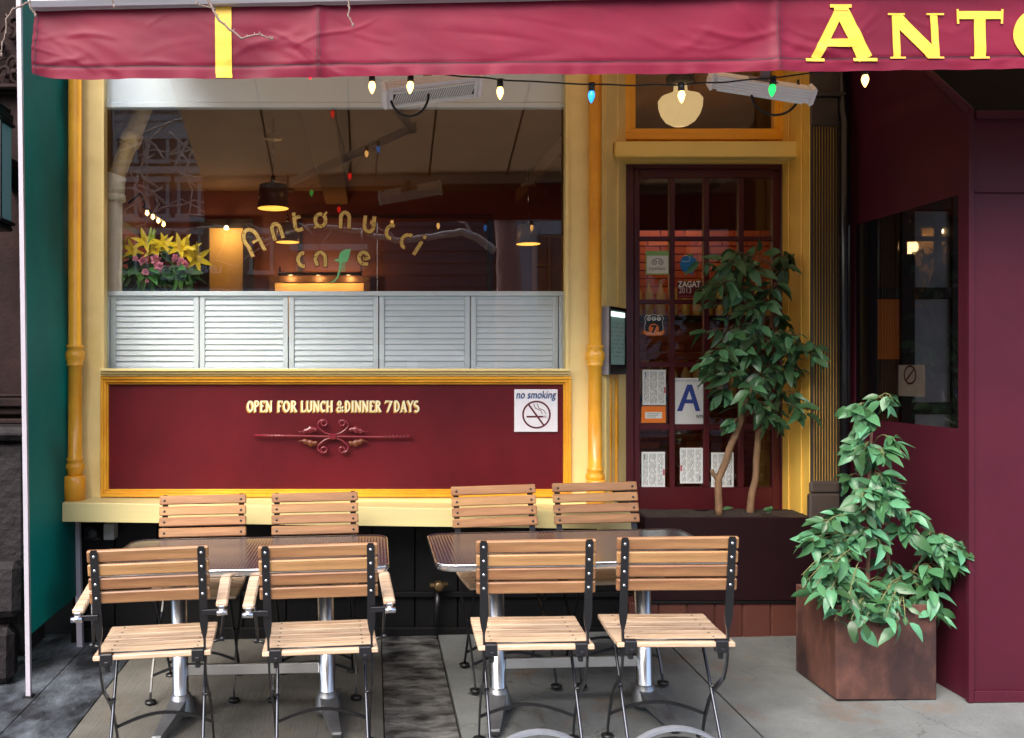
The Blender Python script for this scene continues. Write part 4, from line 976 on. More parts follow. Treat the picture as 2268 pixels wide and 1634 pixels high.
# roof cloth with seams and folding arms
b = MB(); b.smooth = True; vs = []; fs = []
def roofz(x, y): return 2.99+.0195*(x+1.3)*.8+(y-YA)*.375-.02*math.sin(math.pi*(y-YA)/1.7)
for i in range(61):
    x = XA0+(XA1-XA0)*i/60
    for j in range(13): y = YA+.03+(5.12-YA-.03)*j/12; vs.append((x, y, roofz(x, y)))
for i in range(60):
    for j in range(12): a = i*13+j; fs.append([a, a+13, a+14, a+1])
b.add(vs, fs); b.build('roof_cloth', canvasroof, aw)
b = MB(); x = -.75
while x < 4.5: b.tube([(x, YA+.05, roofz(x, YA+.05)-.008), (x, 4.3, roofz(x, 4.3)-.008), (x, 5.1, roofz(x, 5.1)-.008)], .007, 6); x += .59
b.build('roof_seam', mat('roof seam dark', (70, 24, 26), .7), aw)
for xs, s_ in ((-.1, -1), (3.2, 1)):
    b = MB(); A_ = Vector((xs, 5.08, 3.42)); E_ = Vector((xs-s_*.36, 4.35, 3.17)); F_ = Vector((xs+s_*.52, 3.56, 2.97))
    for p, q in ((A_, E_), (E_, F_)):
        d_ = (q-p); M = d_.to_track_quat('X', 'Z').to_matrix(); b.cbox((p+q)/2, (d_.length/2, .016, .028), .006, M)
    b.lathe(E_, [(.03, -.035), (.034, -.03), (.034, .03), (.03, .035)], 14); b.build('folding_arm', mat('pale arm paint', (246, 244, 244), .4), aw)
b = MB(); b.box(XA0, 5.07, 3.58, XA1, 5.16, 3.70, .01); b.build('cassette', barm, aw)
# ------------------------------------------------------------------ heaters
heatw = mat('white heater enamel', (240, 240, 244), .35, var=.04)
heatd = mat('heater shade side', (120, 104, 112), .5)
def heater(name_label, M, loc, flip):
    h = thing('patio_heater', name_label, 'heater', loc, group='electric heaters under the awning')
    R = M.to_matrix()
    def bx(b, c, hs, bev=.003): b.cbox(R @ Vector(c), hs, bev, R)
    b = MB(); L2 = .205
    bx(b, (0, 0, .012), (L2, .05, .030), .008)
    for i in range(5): bx(b, (0, -.050, -.012+i*.012), (L2, .003, .004), .0015)
    for i in range(5): bx(b, (0, .050, -.012+i*.012), (L2, .003, .004), .0015)
    for s_ in (-1, 1):
        bx(b, (s_*(L2+.010), 0, .012), (.010, .054, .040), .009)
        for i in range(4): bx(b, (s_*(L2+.0205), 0, -.014+i*.013), (.002, .046, .0035), .001)
    h0 = b.build('casing', heatw, h, local=True)
    b = MB(); bx(b, (0, 0, -.0195), (L2-.022, .027, .0015), 0); b.build('reflector', mat('heater dark slot', (44, 36, 32), .4), h, local=True)
    b = MB()
    for i in range(34):
        x = -L2+.03+(2*L2-.06)*i/33
        b.cbox(R @ Vector((x, 0, -.024)), (.0030, .027, .002), 0, R @ Matrix.Rotation(rad(20), 3, 'Z'))
    for y in (-.031, .031): bx(b, (0, y, -.0225), (L2-.02, .005, .004), .001)
    b.build('grille', white, h, local=True)
    b = MB(); bx(b, (0, 0, .075), (.02, .012, .035), .003); bx(b, (0, 0, .044), (.06, .03, .003), .001); b.build('bracket', heatd, h, local=True)
    b = MB(); 
    pts = []
    for i in range(17):
        a = math.pi*i/16; pts.append(Vector((flip*(.055-.085*math.cos(a)) if flip > 0 else .06+.105*math.cos(a), -.02, -.02-.098*math.sin(a)))) 
    pts = [pts[0]+Vector((0, .01, .06))]+pts+[pts[-1]+Vector((0, .01, .06))]
    b.tube([p+Vector((-.16 if flip > 0 else 0, 0, 0)) for p in pts], .0055, 8); b.build('cable', blackpl, h, local=True)
    return h
heater('white ribbed patio heater tilted up to the right over the big window', Euler((rad(-38), rad(-9), rad(6))), PH(1487, 312, 4.0), 1)
heater('white ribbed patio heater tilted down to the right above the door transom', Euler((rad(30), rad(11), rad(-6))), PH(2610, 308, 4.0), -1)
# ------------------------------------------------------------------ string lights
sl_ = thing('string_lights', 'black cord of coloured and warm bulbs strung under the awning', 'string lights', (.9, 3.52, 2.65))
yb_ = 3.53
warm = emit('warm bulb', (255, 188, 104), 1.9); blue = emit('blue bulb', (40, 140, 240), .55); grn = emit('green bulb', (30, 220, 90), .55); red = emit('red bulb', (255, 30, 30), 1.2)
def bulb(p, m, tilt=0.):
    R = Matrix.Rotation(tilt, 3, 'Y')
    b = MB(); b.lathe(p, [(.0125, -.026), (.0125, -.004), (.010, 0), (.0135, .001), (.0135, .006), (.006, .008)], 12, R); o_ = b.build('socket', blackpl, sl_)
    b = MB(); b.lathe(p, [(0, -.074), (.004, -.070), (.010, -.058), (.0135, -.046), (.0135, -.038), (.010, -.028), (.0095, -.0262)], 14, R); b.build('bulb', m, o_)
vis = [(1278, 258, warm, 0), (1411, 258, warm, .05), (1718, 277, warm, 0), (2033, 290, blue, .03), (2340, 290, warm, -.03), (2656, 268, green if False else grn, .08), (2972, 235, warm, 0)]
wire = [PH(1100, 232, yb_), PH(1278, 254, yb_), PH(1411, 252, yb_), PH(1560, 258, yb_), PH(1718, 273, yb_), PH(1870, 282, yb_), PH(2033, 290, yb_), PH(2200, 292, yb_), PH(2340, 290, yb_), PH(2500, 280, yb_), PH(2656, 267, yb_), PH(2830, 245, yb_), PH(2972, 232, yb_), PH(3300, 200, yb_)]
dense = []
for a, c_ in zip(wire, wire[1:]):
    for k in range(6): dense.append(a.lerp(c_, k/6)+Vector((0, .003*math.sin(len(dense)*1.1), .0015*math.sin(len(dense)*.9))))
MB().tube(dense, .0032, 6).build('wire', blackpl, sl_)
for u, v, m, t_ in vis: bulb(PH(u, v, yb_), m, t_)
hid = [((-.256, 4.6, 3.24), red), ((-.16, 4.0, 2.97), red), ((-.445, 3.8, 2.89), grn), ((-.25, 3.62, 2.80), red), ((-.04, 4.2, 3.08), warm), ((.04, 4.25, 3.10), blue)]
MB().tube([Vector(p)+Vector((0, 0, .004)) for p, m in hid]+[PH(1278, 254, yb_)], .0032, 6).build('wire', blackpl, sl_)
for p, m in hid: bulb(Vector(p), m)
# ------------------------------------------------------------------ green side panel
gp = thing('canvas_screen', 'tall teal green canvas side screen on white posts at the left edge', 'screen', (-1.69, 4.8, 0))
b = MB(); b.smooth = True; vs = []; fs = []; ny, nz = 16, 30
for i in range(ny+1):
    y = 4.425+(5.19-4.425)*i/ny
    for j in range(nz+1):
        z = .245+(3.9-.245)*j/nz; vs.append((-1.69-.012*z+.005*noise.noise(Vector((y*3, z*1.3, 2))), y, z+.025*i/ny*(1-j/nz)))
for i in range(ny):
    for j in range(nz): a = i*(nz+1)+j; fs.append([a, a+1, a+nz+2, a+nz+1])
b.add(vs, fs); b.build('canvas', green, gp)
b = MB(); zz = G(-1.68, 4.42); b.sweep([((-1.681, 4.415, zz), .011, .011), ((-1.737, 4.415, 3.95), .011, .011)]); b.build('front_post', polew, gp)
b = MB(); b.sweep([((-1.673, 5.17, G(-1.67, 5.17)), .016, .016), ((-1.700, 5.17, 1.0), .016, .016)]); b.build('rear_post', polew, gp)
b = MB(); b.sweep([((-1.681, 4.415, zz-.002), .022, .022), ((-1.681, 4.415, zz+.008), .022, .022)]); b.build('foot', blackpl, gp)
# ------------------------------------------------------------------ brownstone next door
nb = thing('brownstone_house', 'dark brownstone house front with carved and moulded bands left of the green screen', 'building', (-3.5, 5.0, 0))
yn = 5.0; b = MB(); b.box(-7, yn, .3, -1.755, 5.5, 7.0)
b.build('wall', brownst, nb)
b = MB()
for v0, v1, d in ((190, 198, .05), (198.3, 206, .09), (206.3, 212, .04), (872, 880, .04), (880.3, 900, .08), (900.3, 918, .05), (926, 938, .07), (938.3, 950, .03)):
    b.box(-7, yn-d, Z_(v1, yn), -1.757, yn-.0005, Z_(v0, yn), .008)
b.build('moulding', brownst, nb)
b = MB(); r = random.Random(5)
for i in range(7):
    u = r.uniform(2, 56); v = r.uniform(45, 178); p = P(u, v, yn-.02); a0 = r.uniform(0, 6)
    b.tube([p+Vector((.045*k/8*math.cos(a0+k*.6), -.015, .06*k/8*math.sin(a0+k*.6))) for k in range(11)], [.02*(1-k/13) for k in range(11)], 7)
b.build('carving', brownst, nb)
b = MB(); zt_ = Z_(975, 4.7)
b.box(-2.6, 4.72, .05, -1.80, 5.0, zt_, .04); b.box(-2.62, 4.66, zt_, -1.785, 5.02, zt_+.07, .03)
r = random.Random(9)
for i in range(8):
    x = -2.3+.13*(i % 4)+r.uniform(-.03, .03); z = .10+.33*(i//4)
    b.cbox((x, 4.66+r.uniform(-.03, .03), z), (.09, .10, .14), .035, Euler((r.uniform(-.1, .1), r.uniform(-.1, .1), r.uniform(-.3, .3))).to_matrix())
b.build('stoop', mat('dark rough stone', (28, 24, 26), .7, spec=.2, var=.35, vscale=9, bump=.9, bscale=16, dist=.02), nb)
ln = thing('wall_lantern', 'black framed wall lantern with white glass at the left picture edge', 'lantern', P(-12, 370, 4.7))
b = MB(); yl = 4.7; xc = X_(-17, yl); hw = X_(14, yl)-X_(-17, yl)
b.box(xc-hw+.012, yl-.06, Z_(485, yl), xc+hw-.012, yl+.10, Z_(272, yl), .004); b.build('glass', mat('opal glass', (196, 204, 214), .2), ln)
b = MB(); 
for v0, v1, e_ in ((228, 240, -.02), (240.5, 262, -.008), (262.5, 272, .004), (485, 494, .004), (494.5, 506, -.012)):
    b.box(xc-hw-e_*0-.0, yl-.075, Z_(v1, yl), xc+hw+e_, yl+.12, Z_(v0, yl), .008)
b.box(xc+hw-.012, yl-.066, Z_(485, yl), xc+hw-.002, yl-.05, Z_(272, yl)); b.box(xc-.02, yl+.121, Z_(400, yl), xc+.02, 4.998, Z_(330, yl)); b.build('frame', blackm, ln)
# ------------------------------------------------------------------ pipes under the ledge
vv = thing('gas_valve', 'dark grey pipe valve on the black wall under the left ledge end', 'valve', P(205, 1182, 5.2))
b = MB(); b.tube([P(192, 1195, 5.22), P(192, 1170, 5.22), P(215, 1166, 5.22)], .018, 10); b.lathe(P(205, 1180, 5.17), [(.034, -.02), (.034, .02), (.02, .03)], 14, Matrix.Rotation(rad(90), 3, 'X')); b.tube([P(196, 1192, 5.2), P(222, 1192, 5.2)], .012, 8); b.build('pipe', mat('grimy metal', (50, 50, 54), .5, metal=.4, var=.3, vscale=20), vv)
b = MB(); wbox(229, 1160, 252, 1196, 5.13, 5.22, .004, b); b.build('box', mat('grey box', (150, 152, 152), .6, var=.2), vv)
sp_ = thing('standpipe', 'brassy capped standpipe on the black wall behind the table gap', 'pipe', P(972, 1330, 5.2))
b = MB(); b.tube([P(966, 1388, 5.18), P(968, 1350, 5.18), P(970, 1312, 5.18)], .018, 10); b.build('pipe', blackm, sp_)
b = MB(); b.tube([P(952, 1297, 5.17), P(992, 1294, 5.17)], .014, 8); b.lathe(P(972, 1298, 5.15), [(.03, -.03), (.03, .02), (.018, .025)], 6, Matrix.Rotation(rad(90), 3, 'X')); b.build('cap', mat('dull brass', (96, 78, 52), .45, metal=.7, var=.3, vscale=30), sp_)
# ------------------------------------------------------------------ chairs
blk = mat('black lacquered steel', (20, 20, 24), .30, bump=.03, bscale=60, coat=.25)
def make_chair(name, label, arms):
    t_ = thing(name, label, 'chair')
    ybk = lambda z: -.238+(.925-z)*.20
    b = MB(); lean = Matrix.Rotation(math.atan(.20), 3, 'X')
    for i in range(4):
        z = .905-i*.0545; b.cbox((0, ybk(z)+.012, z), (.225, .0095, .0232), .004, lean)
    bk = b.build('backrest', wood, t_, local=True)
    b = MB()
    for i in range(7):
        y = .20-i*.0585; z = .505-.006*math.sin(math.pi*i/6); b.cbox((0, y, z), (.222, .0262, .0095), .003)
    for i in range(7):
        for s_ in (-1, 1):
            b.mi = 1; b.lathe((s_*.165, .20-i*.0585, .5145-.006*math.sin(math.pi*i/6)), [(.0045, 0), (.0045, .0012)], 8); b.mi = 0
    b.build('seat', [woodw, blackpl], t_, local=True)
    for s_ in (-1, 1):
        x = s_*.198; b = MB(); 
        P_ = [((x, ybk(.93)-.002, .93), .010, .0025), ((x, ybk(.92)-.002, .92), .0145, .0025), ((x, ybk(.75)-.002, .75), .0145, .0025), ((x, ybk(.62), .62), .0155, .003), ((x, ybk(.585)+.002, .585), .011, .004), ((x, ybk(.56)+.004, .56), .0045, .007),
              ((x, -.160, .50), .004, .009), ((x, -.140, .42), .004, .009), ((x, -.10, .355), .004, .009), ((x, -.04, .31), .004, .009), ((x, .03, .26), .004, .009), ((x, .095, .19), .004, .009), ((x, .15, .11), .004, .009), ((x, .18, .05), .004, .008), ((x, .19, .014), .004, .008)]
        b.sweep(P_); up = b.build('front_leg', blk, t_, local=True)
        b = MB(); b.lathe((x, .19, .002), [(.026, 0), (.027, .005), (.026, .012), (.012, .016)], 14); b.build('foot_pad', blackpl, up, local=True)
        for i in range(4):
            z = .905-i*.0545
            q = MB(); q.lathe((x, ybk(z)-.0045, z), [(.0065, 0), (.005, .003), (.002, .0042)], 10, Matrix.Rotation(rad(90), 3, 'X')); q.build('bolt', chrome, up, local=True)
            q = MB(); q.lathe((x, ybk(z)+.0225, z), [(.0065, 0), (.005, .003), (.002, .0042)], 10, Matrix.Rotation(rad(-90), 3, 'X')); q.build('bolt', blk, up, local=True)
        b = MB(); x2 = s_*.178
        b.tube([(x2-s_*.014, .14, .488), (x2, .125, .468), (x2, .10, .43), (x2, 0, .285), (x2, -.17, .04), (x2, -.185, .014)], .0065, 8); rl = b.build('rear_leg', mat('polished dark rod', (60, 62, 68), .2, metal=.8), t_, local=True)
        b = MB(); b.lathe((x2, -.187, .002), [(.026, 0), (.027, .005), (.026, .012), (.012, .016)], 14); b.build('foot_pad', blackpl, rl, local=True)
        b = MB(); b.tube([(s_*.17, -.004, .287), (s_*.206, -.004, .287)], .006, 8); b.build('pivot', blk, t_, local=True)
        b = MB(); b.cbox((s_*.172, -.165, .498), (.024, .018, .024), .004); b.cbox((s_*.17, -.158, .462), (.010, .008, .016), .003); b.build('hinge_bracket', blk, t_, local=True)
        b = MB(); b.cbox((s_*.17, .0, .487), (.008, .19, .007), .002); b.build('seat_rail', blk, t_, local=True)
    b = MB(); b.tube([(-.2, -.150, .517), (.2, -.150, .517)], .004, 8); b.build('seat_rod', blk, t_, local=True)
    b = MB(); b.sweep([((-.196+.392*i/12, .148, .118+.05*math.sin(math.pi*i/12)), .004, .006) for i in range(13)], Vector((0, 1, 0))); b.build('stretcher', blk, t_, local=True)
    b = MB(); b.sweep([((-.176+.352*i/12, -.142, .085+.05*math.sin(math.pi*i/12)), .004, .006) for i in range(13)], Vector((0, 1, 0))); b.build('stretcher', blk, t_, local=True)
    if arms:
        for s_ in (-1, 1):
            b = MB(); p0 = Vector((s_*.268, -.195, .692)); p1 = Vector((s_*.268, .13, .728)); d_ = p1-p0
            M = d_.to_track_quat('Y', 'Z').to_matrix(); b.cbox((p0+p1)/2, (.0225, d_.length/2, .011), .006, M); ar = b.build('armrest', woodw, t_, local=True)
            b = MB(); b.cbox((s_*.228, -.2, .668), (.034, .003, .010), .002); b.build('arm_bracket', blk, ar, local=True)
            b = MB(); b.tube([(s_*.250, -.212, .668), (s_*.290, -.212, .668)], .012, 12); b.cbox((s_*.268, -.204, .682), (.012, .008, .012), .003); b.build('knuckle', chrome, ar, local=True)
            b = MB(); b.tube([(s_*.268, .06, .705), (s_*.262, .03, .62), (s_*.25, -.02, .51)], .0055, 8); b.tube([(s_*.258, -.02, .512), (s_*.20, -.02, .498)], .006, 8); b.lathe((s_*.256, -.02, .512), [(.010, -.008), (.010, .008)], 10, Matrix.Rotation(rad(90), 3, 'Y')); b.build('arm_support', blk, ar, local=True)
    return t_
GA = 'slatted folding chairs at the tables'
protoA = make_chair('folding_armchair', 'x', True); protoB = make_chair('folding_chair', 'x', False)
for p in (protoA, protoB): p['group'] = GA
used = set()
def put(proto, x, y, yaw, label, dz=0.):
    o = proto if proto not in used else copy_tree(proto)
    used.add(proto); o.location = (x, y, G(x, y)+dz); o['label'] = label
    o.rotation_euler = (Matrix.Rotation(math.atan(-GX), 3, 'Y') @ Matrix.Rotation(rad(yaw), 3, 'Z')).to_euler()
def front(u, yaw, proto, label, Yb=3.41): 
    a = rad(yaw); c = Vector(((u/1.5511-CX)/FV*Yb, Yb)); put(proto, c.x-.22*math.sin(a), c.y+.22*math.cos(a), yaw, label)
front(527, 6, protoA, 'slatted armchair at the left table nearest the green screen, its back to the viewer')
front(1110, 3, protoA, 'slatted armchair at the right end of the left table, its back to the viewer')
front(1858, -2, protoB, 'armless slatted chair at the left end of the right table, back to the viewer')
front(2344, -3.5, protoB, 'armless slatted chair at the right table nearest the cube planter, back to the viewer')
def rear(u, yaw, label, Yb=4.70, dz=0.):
    a = rad(yaw); c = Vector(((u/1.5511-CX)/FV*Yb, Yb)); put(protoB, c.x+.22*math.sin(a), c.y-.22*math.cos(a), 180+yaw, label, dz)
rear(710, 1, 'slatted chair against the ledge at the left table nearest the green screen, facing the viewer')
rear(1094, 1, 'slatted chair on the wall side of the left table, nearest the gap between tables')
rear(1707, 5, 'slatted chair on the wall side of the right table, in front of the panel corner', 4.74, .012)
rear(2055, 2, 'slatted chair on the wall side of the right table, below the menu case', 4.76, .014)
# ------------------------------------------------------------------ tables
def weave():
    m = bpy.data.materials.new('woven tabletop'); m.use_nodes = True; nt = m.node_tree; N = nt.nodes; L = nt.links; b = N['Principled BSDF']
    b.inputs['Roughness'].default_value = .11; b.inputs['Metallic'].default_value = .45; b.inputs['Coat Roughness'].default_value = .05
    tc = N.new('ShaderNodeTexCoord')
    def wv(sc_, dirn):
        w = N.new('ShaderNodeTexWave'); w.bands_direction = dirn; w.inputs['Scale'].default_value = sc_; w.inputs['Distortion'].default_value = .6; w.inputs['Detail'].default_value = 1; L.new(tc.outputs['Object'], w.inputs[0]); return w.outputs['Fac']
    mu = N.new('ShaderNodeMath'); mu.operation = 'MULTIPLY'; L.new(wv(22, 'X'), mu.inputs[0]); L.new(wv(22, 'Y'), mu.inputs[1])
    mx = N.new('ShaderNodeMix'); mx.data_type = 'RGBA'; mx.inputs[6].default_value = lin((44, 46, 50))+(1,); mx.inputs[7].default_value = lin((112, 114, 118))+(1,); L.new(mu.outputs[0], mx.inputs[0]); L.new(mx.outputs[2], b.inputs['Base Color'])
    bp = N.new('ShaderNodeBump'); bp.inputs['Strength'].default_value = .10; bp.inputs['Distance'].default_value = .003; L.new(mu.outputs[0], bp.inputs['Height']); L.new(bp.outputs[0], b.inputs['Normal']); L.new(bp.outputs[0], b.inputs['Coat Normal']); return m
wv_ = weave(); rimm = mat('hammered rim', (214, 214, 216), .22, metal=1., bump=.5, bscale=60, stretch=(1, 1, .2), dist=.004)
def rrect(w, d, r, n=7):
    q = []
    for cx_, cy_, a0 in ((w-r, d-r, 0), (-w+r, d-r, 90), (-w+r, -d+r, 180), (w-r, -d+r, 270)): q += arc(cx_, cy_, r, r, a0, a0+90, n)
    return q
def make_table(label):
    t_ = thing('cafe_table', label, 'table', group='metal cafe tables on the pavement'); H = .752; w, d = .62, .355
    b = MB(); q = rrect(w-.004, d-.004, .07); n = len(q); b.add([(x, y, H-.002) for x, y in q]+[(x, y, H-.02) for x, y in q], [list(range(n)), list(range(n, 2*n))[::-1]]); b.build('tabletop', wv_, t_, local=True)
    b = MB(); b.smooth = True; prof = [(-.003, 0), (.0005, .0015), (.003, -.004), (.003, -.026), (-.001, -.030), (-.012, -.030)]; vs = []; fs = []
    q = rrect(w, d, .075, 10); n = len(q)
    for k, (o_, z) in enumerate(prof):
        for i, (x, y) in enumerate(q):
            l_ = Vector((x, y)).normalized(); cx_ = max(-w+.075, min(w-.075, x)); cy_ = max(-d+.075, min(d-.075, y)); nr = Vector((x-cx_, y-cy_)).normalized()
            e_ = .0016*math.sin(i*3.7+k) if k in (2, 3) else 0
            vs.append((x+nr.x*(o_+e_), y+nr.y*(o_+e_), H+z))
    for k in range(len(prof)-1):
        for i in range(n): a = k*n+i; c_ = k*n+(i+1) % n; fs.append([a, a+n, c_+n, c_])
    b.add(vs, fs); b.build('rim', rimm, t_, local=True)
    for s_ in (-1, 1):
        x = s_*.333; b = MB(); R = .036; pr = []
        b.lathe((x, 0, 0), [(R+.002, .10), (R, .102), (R, H-.032)], 16); po = b.build('post', alu, t_, local=True)
        b = MB(); b.cbox((x, 0, H-.031), (.04, .22, .006), .002); b.build('top_bracket', cast, po, local=True)
        b = MB(); b.smooth = True
        b.lathe((x, 0, 0), [(.062, .025), (.060, .045), (.052, .085), (.043, .115), (.037, .117)], 16)
        b.smooth = False
        for sy in (-1, 1):
            dx = s_*.05 if sy < 0 else s_*.03
            b.sweep([((x, 0, .075), .040, .030), ((x+dx*.3, sy*.09, .058), .033, .024), ((x+dx*.7, sy*.19, .034), .025, .016), ((x+dx, sy*.262, .020), .020, .011), ((x+dx, sy*.268, .016), .018, .009)])
        ft = b.build('base', cast, po, local=True)
        b = MB()
        for sy in (-1, 1): b.cbox((x+(s_*.05 if sy < 0 else s_*.03), sy*.25, .006), (.018, .02, .005), .002)
        b.build('foot_pad', blackpl, ft, local=True)
    b = MB(); b.cbox((0, 0, .222), (.297, .011, .024), .003); b.build('stretcher', alu, t_, local=True)
    return t_
tb1 = make_table('left metal cafe table with woven brown top between slatted armchairs'); tb2 = copy_tree(tb1)
tb2['label'] = 'right metal cafe table with woven brown top between armless slatted chairs'
for o, x in ((tb1, -.535), (tb2, .905)):
    y = 4.10; o.location = (x, y, G(x, y)+.004); o.rotation_euler = (0, math.atan(-GX), 0)
# low grey hoops in front
for u, v, w_, lab_ in ((1857, 2513, 1, 'low grey metal hoop at the picture bottom in front of the right table post'), (2325, 2501, 1, 'low grey metal hoop at the picture bottom nearer the rusty cube planter')):
    yh = 2.95; p = PH(u, v, yh); g = G(p.x, yh); h = p.z-g; R = .215
    o = thing('metal_hoop', lab_, 'hoop', (p.x, yh, g), group='low metal hoops along the pavement')
    pts = [(-R, 0), (-R, h-R)]+[(R*math.cos(rad(a)), h-R+R*math.sin(rad(a))) for a in range(172, 0, -8)]+[(R, h-R), (R, 0)]
    b = MB(); b.sweep([((x, 0, z), .013, .005) for x, z in pts], Vector((0, 1, 0))); recalc(b.build('band', mat('galvanised grey', (150, 156, 166), .42, metal=.6, var=.15, vscale=20), o, local=True))
# ------------------------------------------------------------------ interior things
def pendant(u, v, y, rad_, label, pw=3.2):
    p = P(u, v, y); t_ = thing('pendant_lamp', label, 'lamp', p, group='pendant lamps in the dining room')
    smoke = mat('smoked pendant shade', (176, 152, 122), .3, metal=.2)
    b = MB(); b.lathe(p, [(rad_, .0), (rad_*.86, .21), (rad_*.8, .22), (.02, .225)], 28); b.build('shade', smoke, t_)
    b = MB(); b.lathe(p, [(0, -.002), (rad_*.97, -.002)], 28); b.build('diffuser', emit('pendant glow', (255, 186, 80), .42), t_)
    b = MB(); b.tube([p+Vector((0, 0, .22)), p+Vector((0, 0, .30))], .022, 10); b.tube([p+Vector((0, 0, .3)), p+Vector((.004, 0, 3.9-p.z))], .007, 6); b.build('rod', chrome, t_)
    b = MB(); b.lathe((p.x, p.y, 3.70), [(.09, 0), (.085, .03), (.04, .04)], 18); b.build('canopy', smoke, t_)
    l = bpy.data.lights.new('pendant_light', 'POINT'); l.energy = pw; l.color = (1, .62, .28); l.shadow_soft_size = .1
    lo = bpy.data.objects.new('pendant_light', l); C.objects.link(lo); lo.location = (0, 0, -.06); lo.parent = t_
    return t_
pendant(605, 461, 8.4, .148, 'nearest dark drum pendant lamp with glowing bottom hanging behind the window')
pendant(637, 536, 10.9, .145, 'farther drum pendant lamp glowing just below the letters on the window')
pendant(1170, 540, 10.6, .145, 'drum pendant lamp glowing at the right end of the window by the tree reflection', .8)
p = P(1507, 280, 6.6); t_ = thing('globe_lamp', 'cream glass schoolhouse ceiling lamp behind the transom window', 'lamp', p)
s_ = 6.6/FV; b = MB(); b.lathe(p, [(0, 0), (18*s_, 3*s_), (32*s_, 12*s_), (42*s_, 27*s_), (47*s_, 43*s_), (48*s_, 58*s_), (42*s_, 66*s_), (24*s_, 73*s_), (15*s_, 78*s_), (14*s_, 92*s_)], 28); b.build('shade', emit('globe glow', (250, 222, 170), .24), t_)
b = MB(); b.lathe(p, [(14*s_, 92*s_), (30*s_, 96*s_), (30*s_, 112*s_)], 20); b.tube([p+Vector((0, 0, 112*s_)), Vector((p.x, p.y, 3.92))], .012, 8); b.build('fitter', dark, t_)
l = bpy.data.lights.new('door_fill_light', 'POINT'); l.energy = 3; l.color = (1, .66, .34); l.shadow_soft_size = .12; lo = bpy.data.objects.new('door_fill_light', l); C.objects.link(lo); lo.parent = t_; lo.location = (.35, 1.0, -.25)  # fill light added behind the globe to warm the brick behind the door
# framed picture with picture light
goldf = mat('gilt dark frame', (96, 64, 34), .4, metal=.4, var=.3, vscale=20)
yb = 11.9
t_ = thing('framed_picture', 'gilt framed picture lit from above on the back wall under the lettering', 'picture', P(700, 700, yb))
b = MB(); frame_px(b, 595, 611, 820, 760, 14, yb-.03, yb+.05); b.build('frame', goldf, t_)
b = MB(); wbox(609.5, 625, 805.5, 745, yb, yb+.02, 0, b); b.build('canvas', mat('pale picture', (230, 190, 120), .7, var=.06, vscale=3), t_)
b = MB(); b.tube([P(616, 606, yb-.25), P(802, 606, yb-.25)], .02, 8); b.tube([P(620, 606, yb-.25), P(620, 592, yb-.02)], .012, 6); b.tube([P(800, 606, yb-.25), P(800, 592, yb-.02)], .012, 6); b.build('picture_light', blackm, t_)
for u in (640, 705, 775):
    l = bpy.data.lights.new('picture_lamp', 'POINT'); l.energy = 1.4; l.color = (1, .6, .24); l.shadow_soft_size = .03; lo = bpy.data.objects.new('picture_lamp', l); C.objects.link(lo); lo.parent = t_; lo.location = P(u, 612, yb-.2)-t_.location
p = P(500, 512, yb-.2); l = bpy.data.lights.new('alcove_light', 'POINT'); l.energy = 2.2; l.color = (1, .72, .40); l.shadow_soft_size = .04; lo = bpy.data.objects.new('alcove_light', l); C.objects.link(lo); lo.location = p
t_ = tag(MB().lathe(p+Vector((0, .05, .03)), [(.03, 0), (.03, .03), (.015, .05)], 12).build('alcove_spotlight', emit('spot glow', (255, 220, 160), 3)), 'tiny bright spotlight at the top of the lit alcove', 'lamp')
t_ = thing('wooden_window', 'small amber wooden interior window far behind the right end of the shop window', 'window', P(1215, 640, 11.9))
b = MB(); frame_px(b, 1182, 520, 1252, 700, 6, 11.88, 11.99); wbox(1214, 526.5, 1219, 690, 11.89, 11.98, 0, b); wbox(1188.5, 585, 1213.5, 590, 11.89, 11.98, 0, b); b.build('frame', mat('amber wood', (176, 120, 60), .5), t_)
b = MB(); wbox(1188, 526, 1246, 695, 11.97, 11.985, 0, b); b.build('pane', mat('amber pane', (150, 84, 44), .3, var=.3, vscale=3), t_)
# left wall frames with a row of picture bulbs
t_ = thing('wall_picture', 'dark framed picture with small bulbs on the left wall behind the flowers', 'picture', (-2.88, 10.9, 3.0))
b = MB(); b.box(-2.899, 10.2, 2.5, -2.85, 11.7, 3.25, .008); b.build('frame', dark, t_)
b = MB(); b.box(-2.8495, 10.28, 2.58, -2.845, 11.62, 3.17); b.build('canvas', mat('dim red picture', (170, 70, 44), .6, var=.3, vscale=3), t_)
b = MB(); b.tube([(-2.87, 10.6, 3.5), (-2.72, 10.6, 3.62), (-2.66, 10.6, 3.45)], .014, 8); b.tube([(-2.66, 10.5, 3.44), (-2.66, 11.6, 3.44)], .016, 8); b.build('picture_light', blackm, t_)
for k in range(4): MB().lathe((-2.66, 10.65+k*.28, 3.385), [(0, -.025), (.025, 0), (.015, .04)], 10).build('bulb', emit('small bulb', (255, 190, 110), 3), t_)
t_ = thing('mirror_frame', 'tall dark framed mirror on the left wall near the heating pipe', 'mirror', (-2.88, 9.9, 2.5))
b = MB(); b.box(-2.899, 9.45, 1.6, -2.84, 9.55, 3.7, .006); b.box(-2.899, 10.0, 1.6, -2.84, 10.1, 3.7, .006); b.box(-2.899, 9.551, 3.6, -2.845, 9.999, 3.7, .006); b.build('frame', dark, t_)
MB().box(-2.898, 9.551, 1.6, -2.87, 9.999, 3.599).build('pane', chrome, t_)
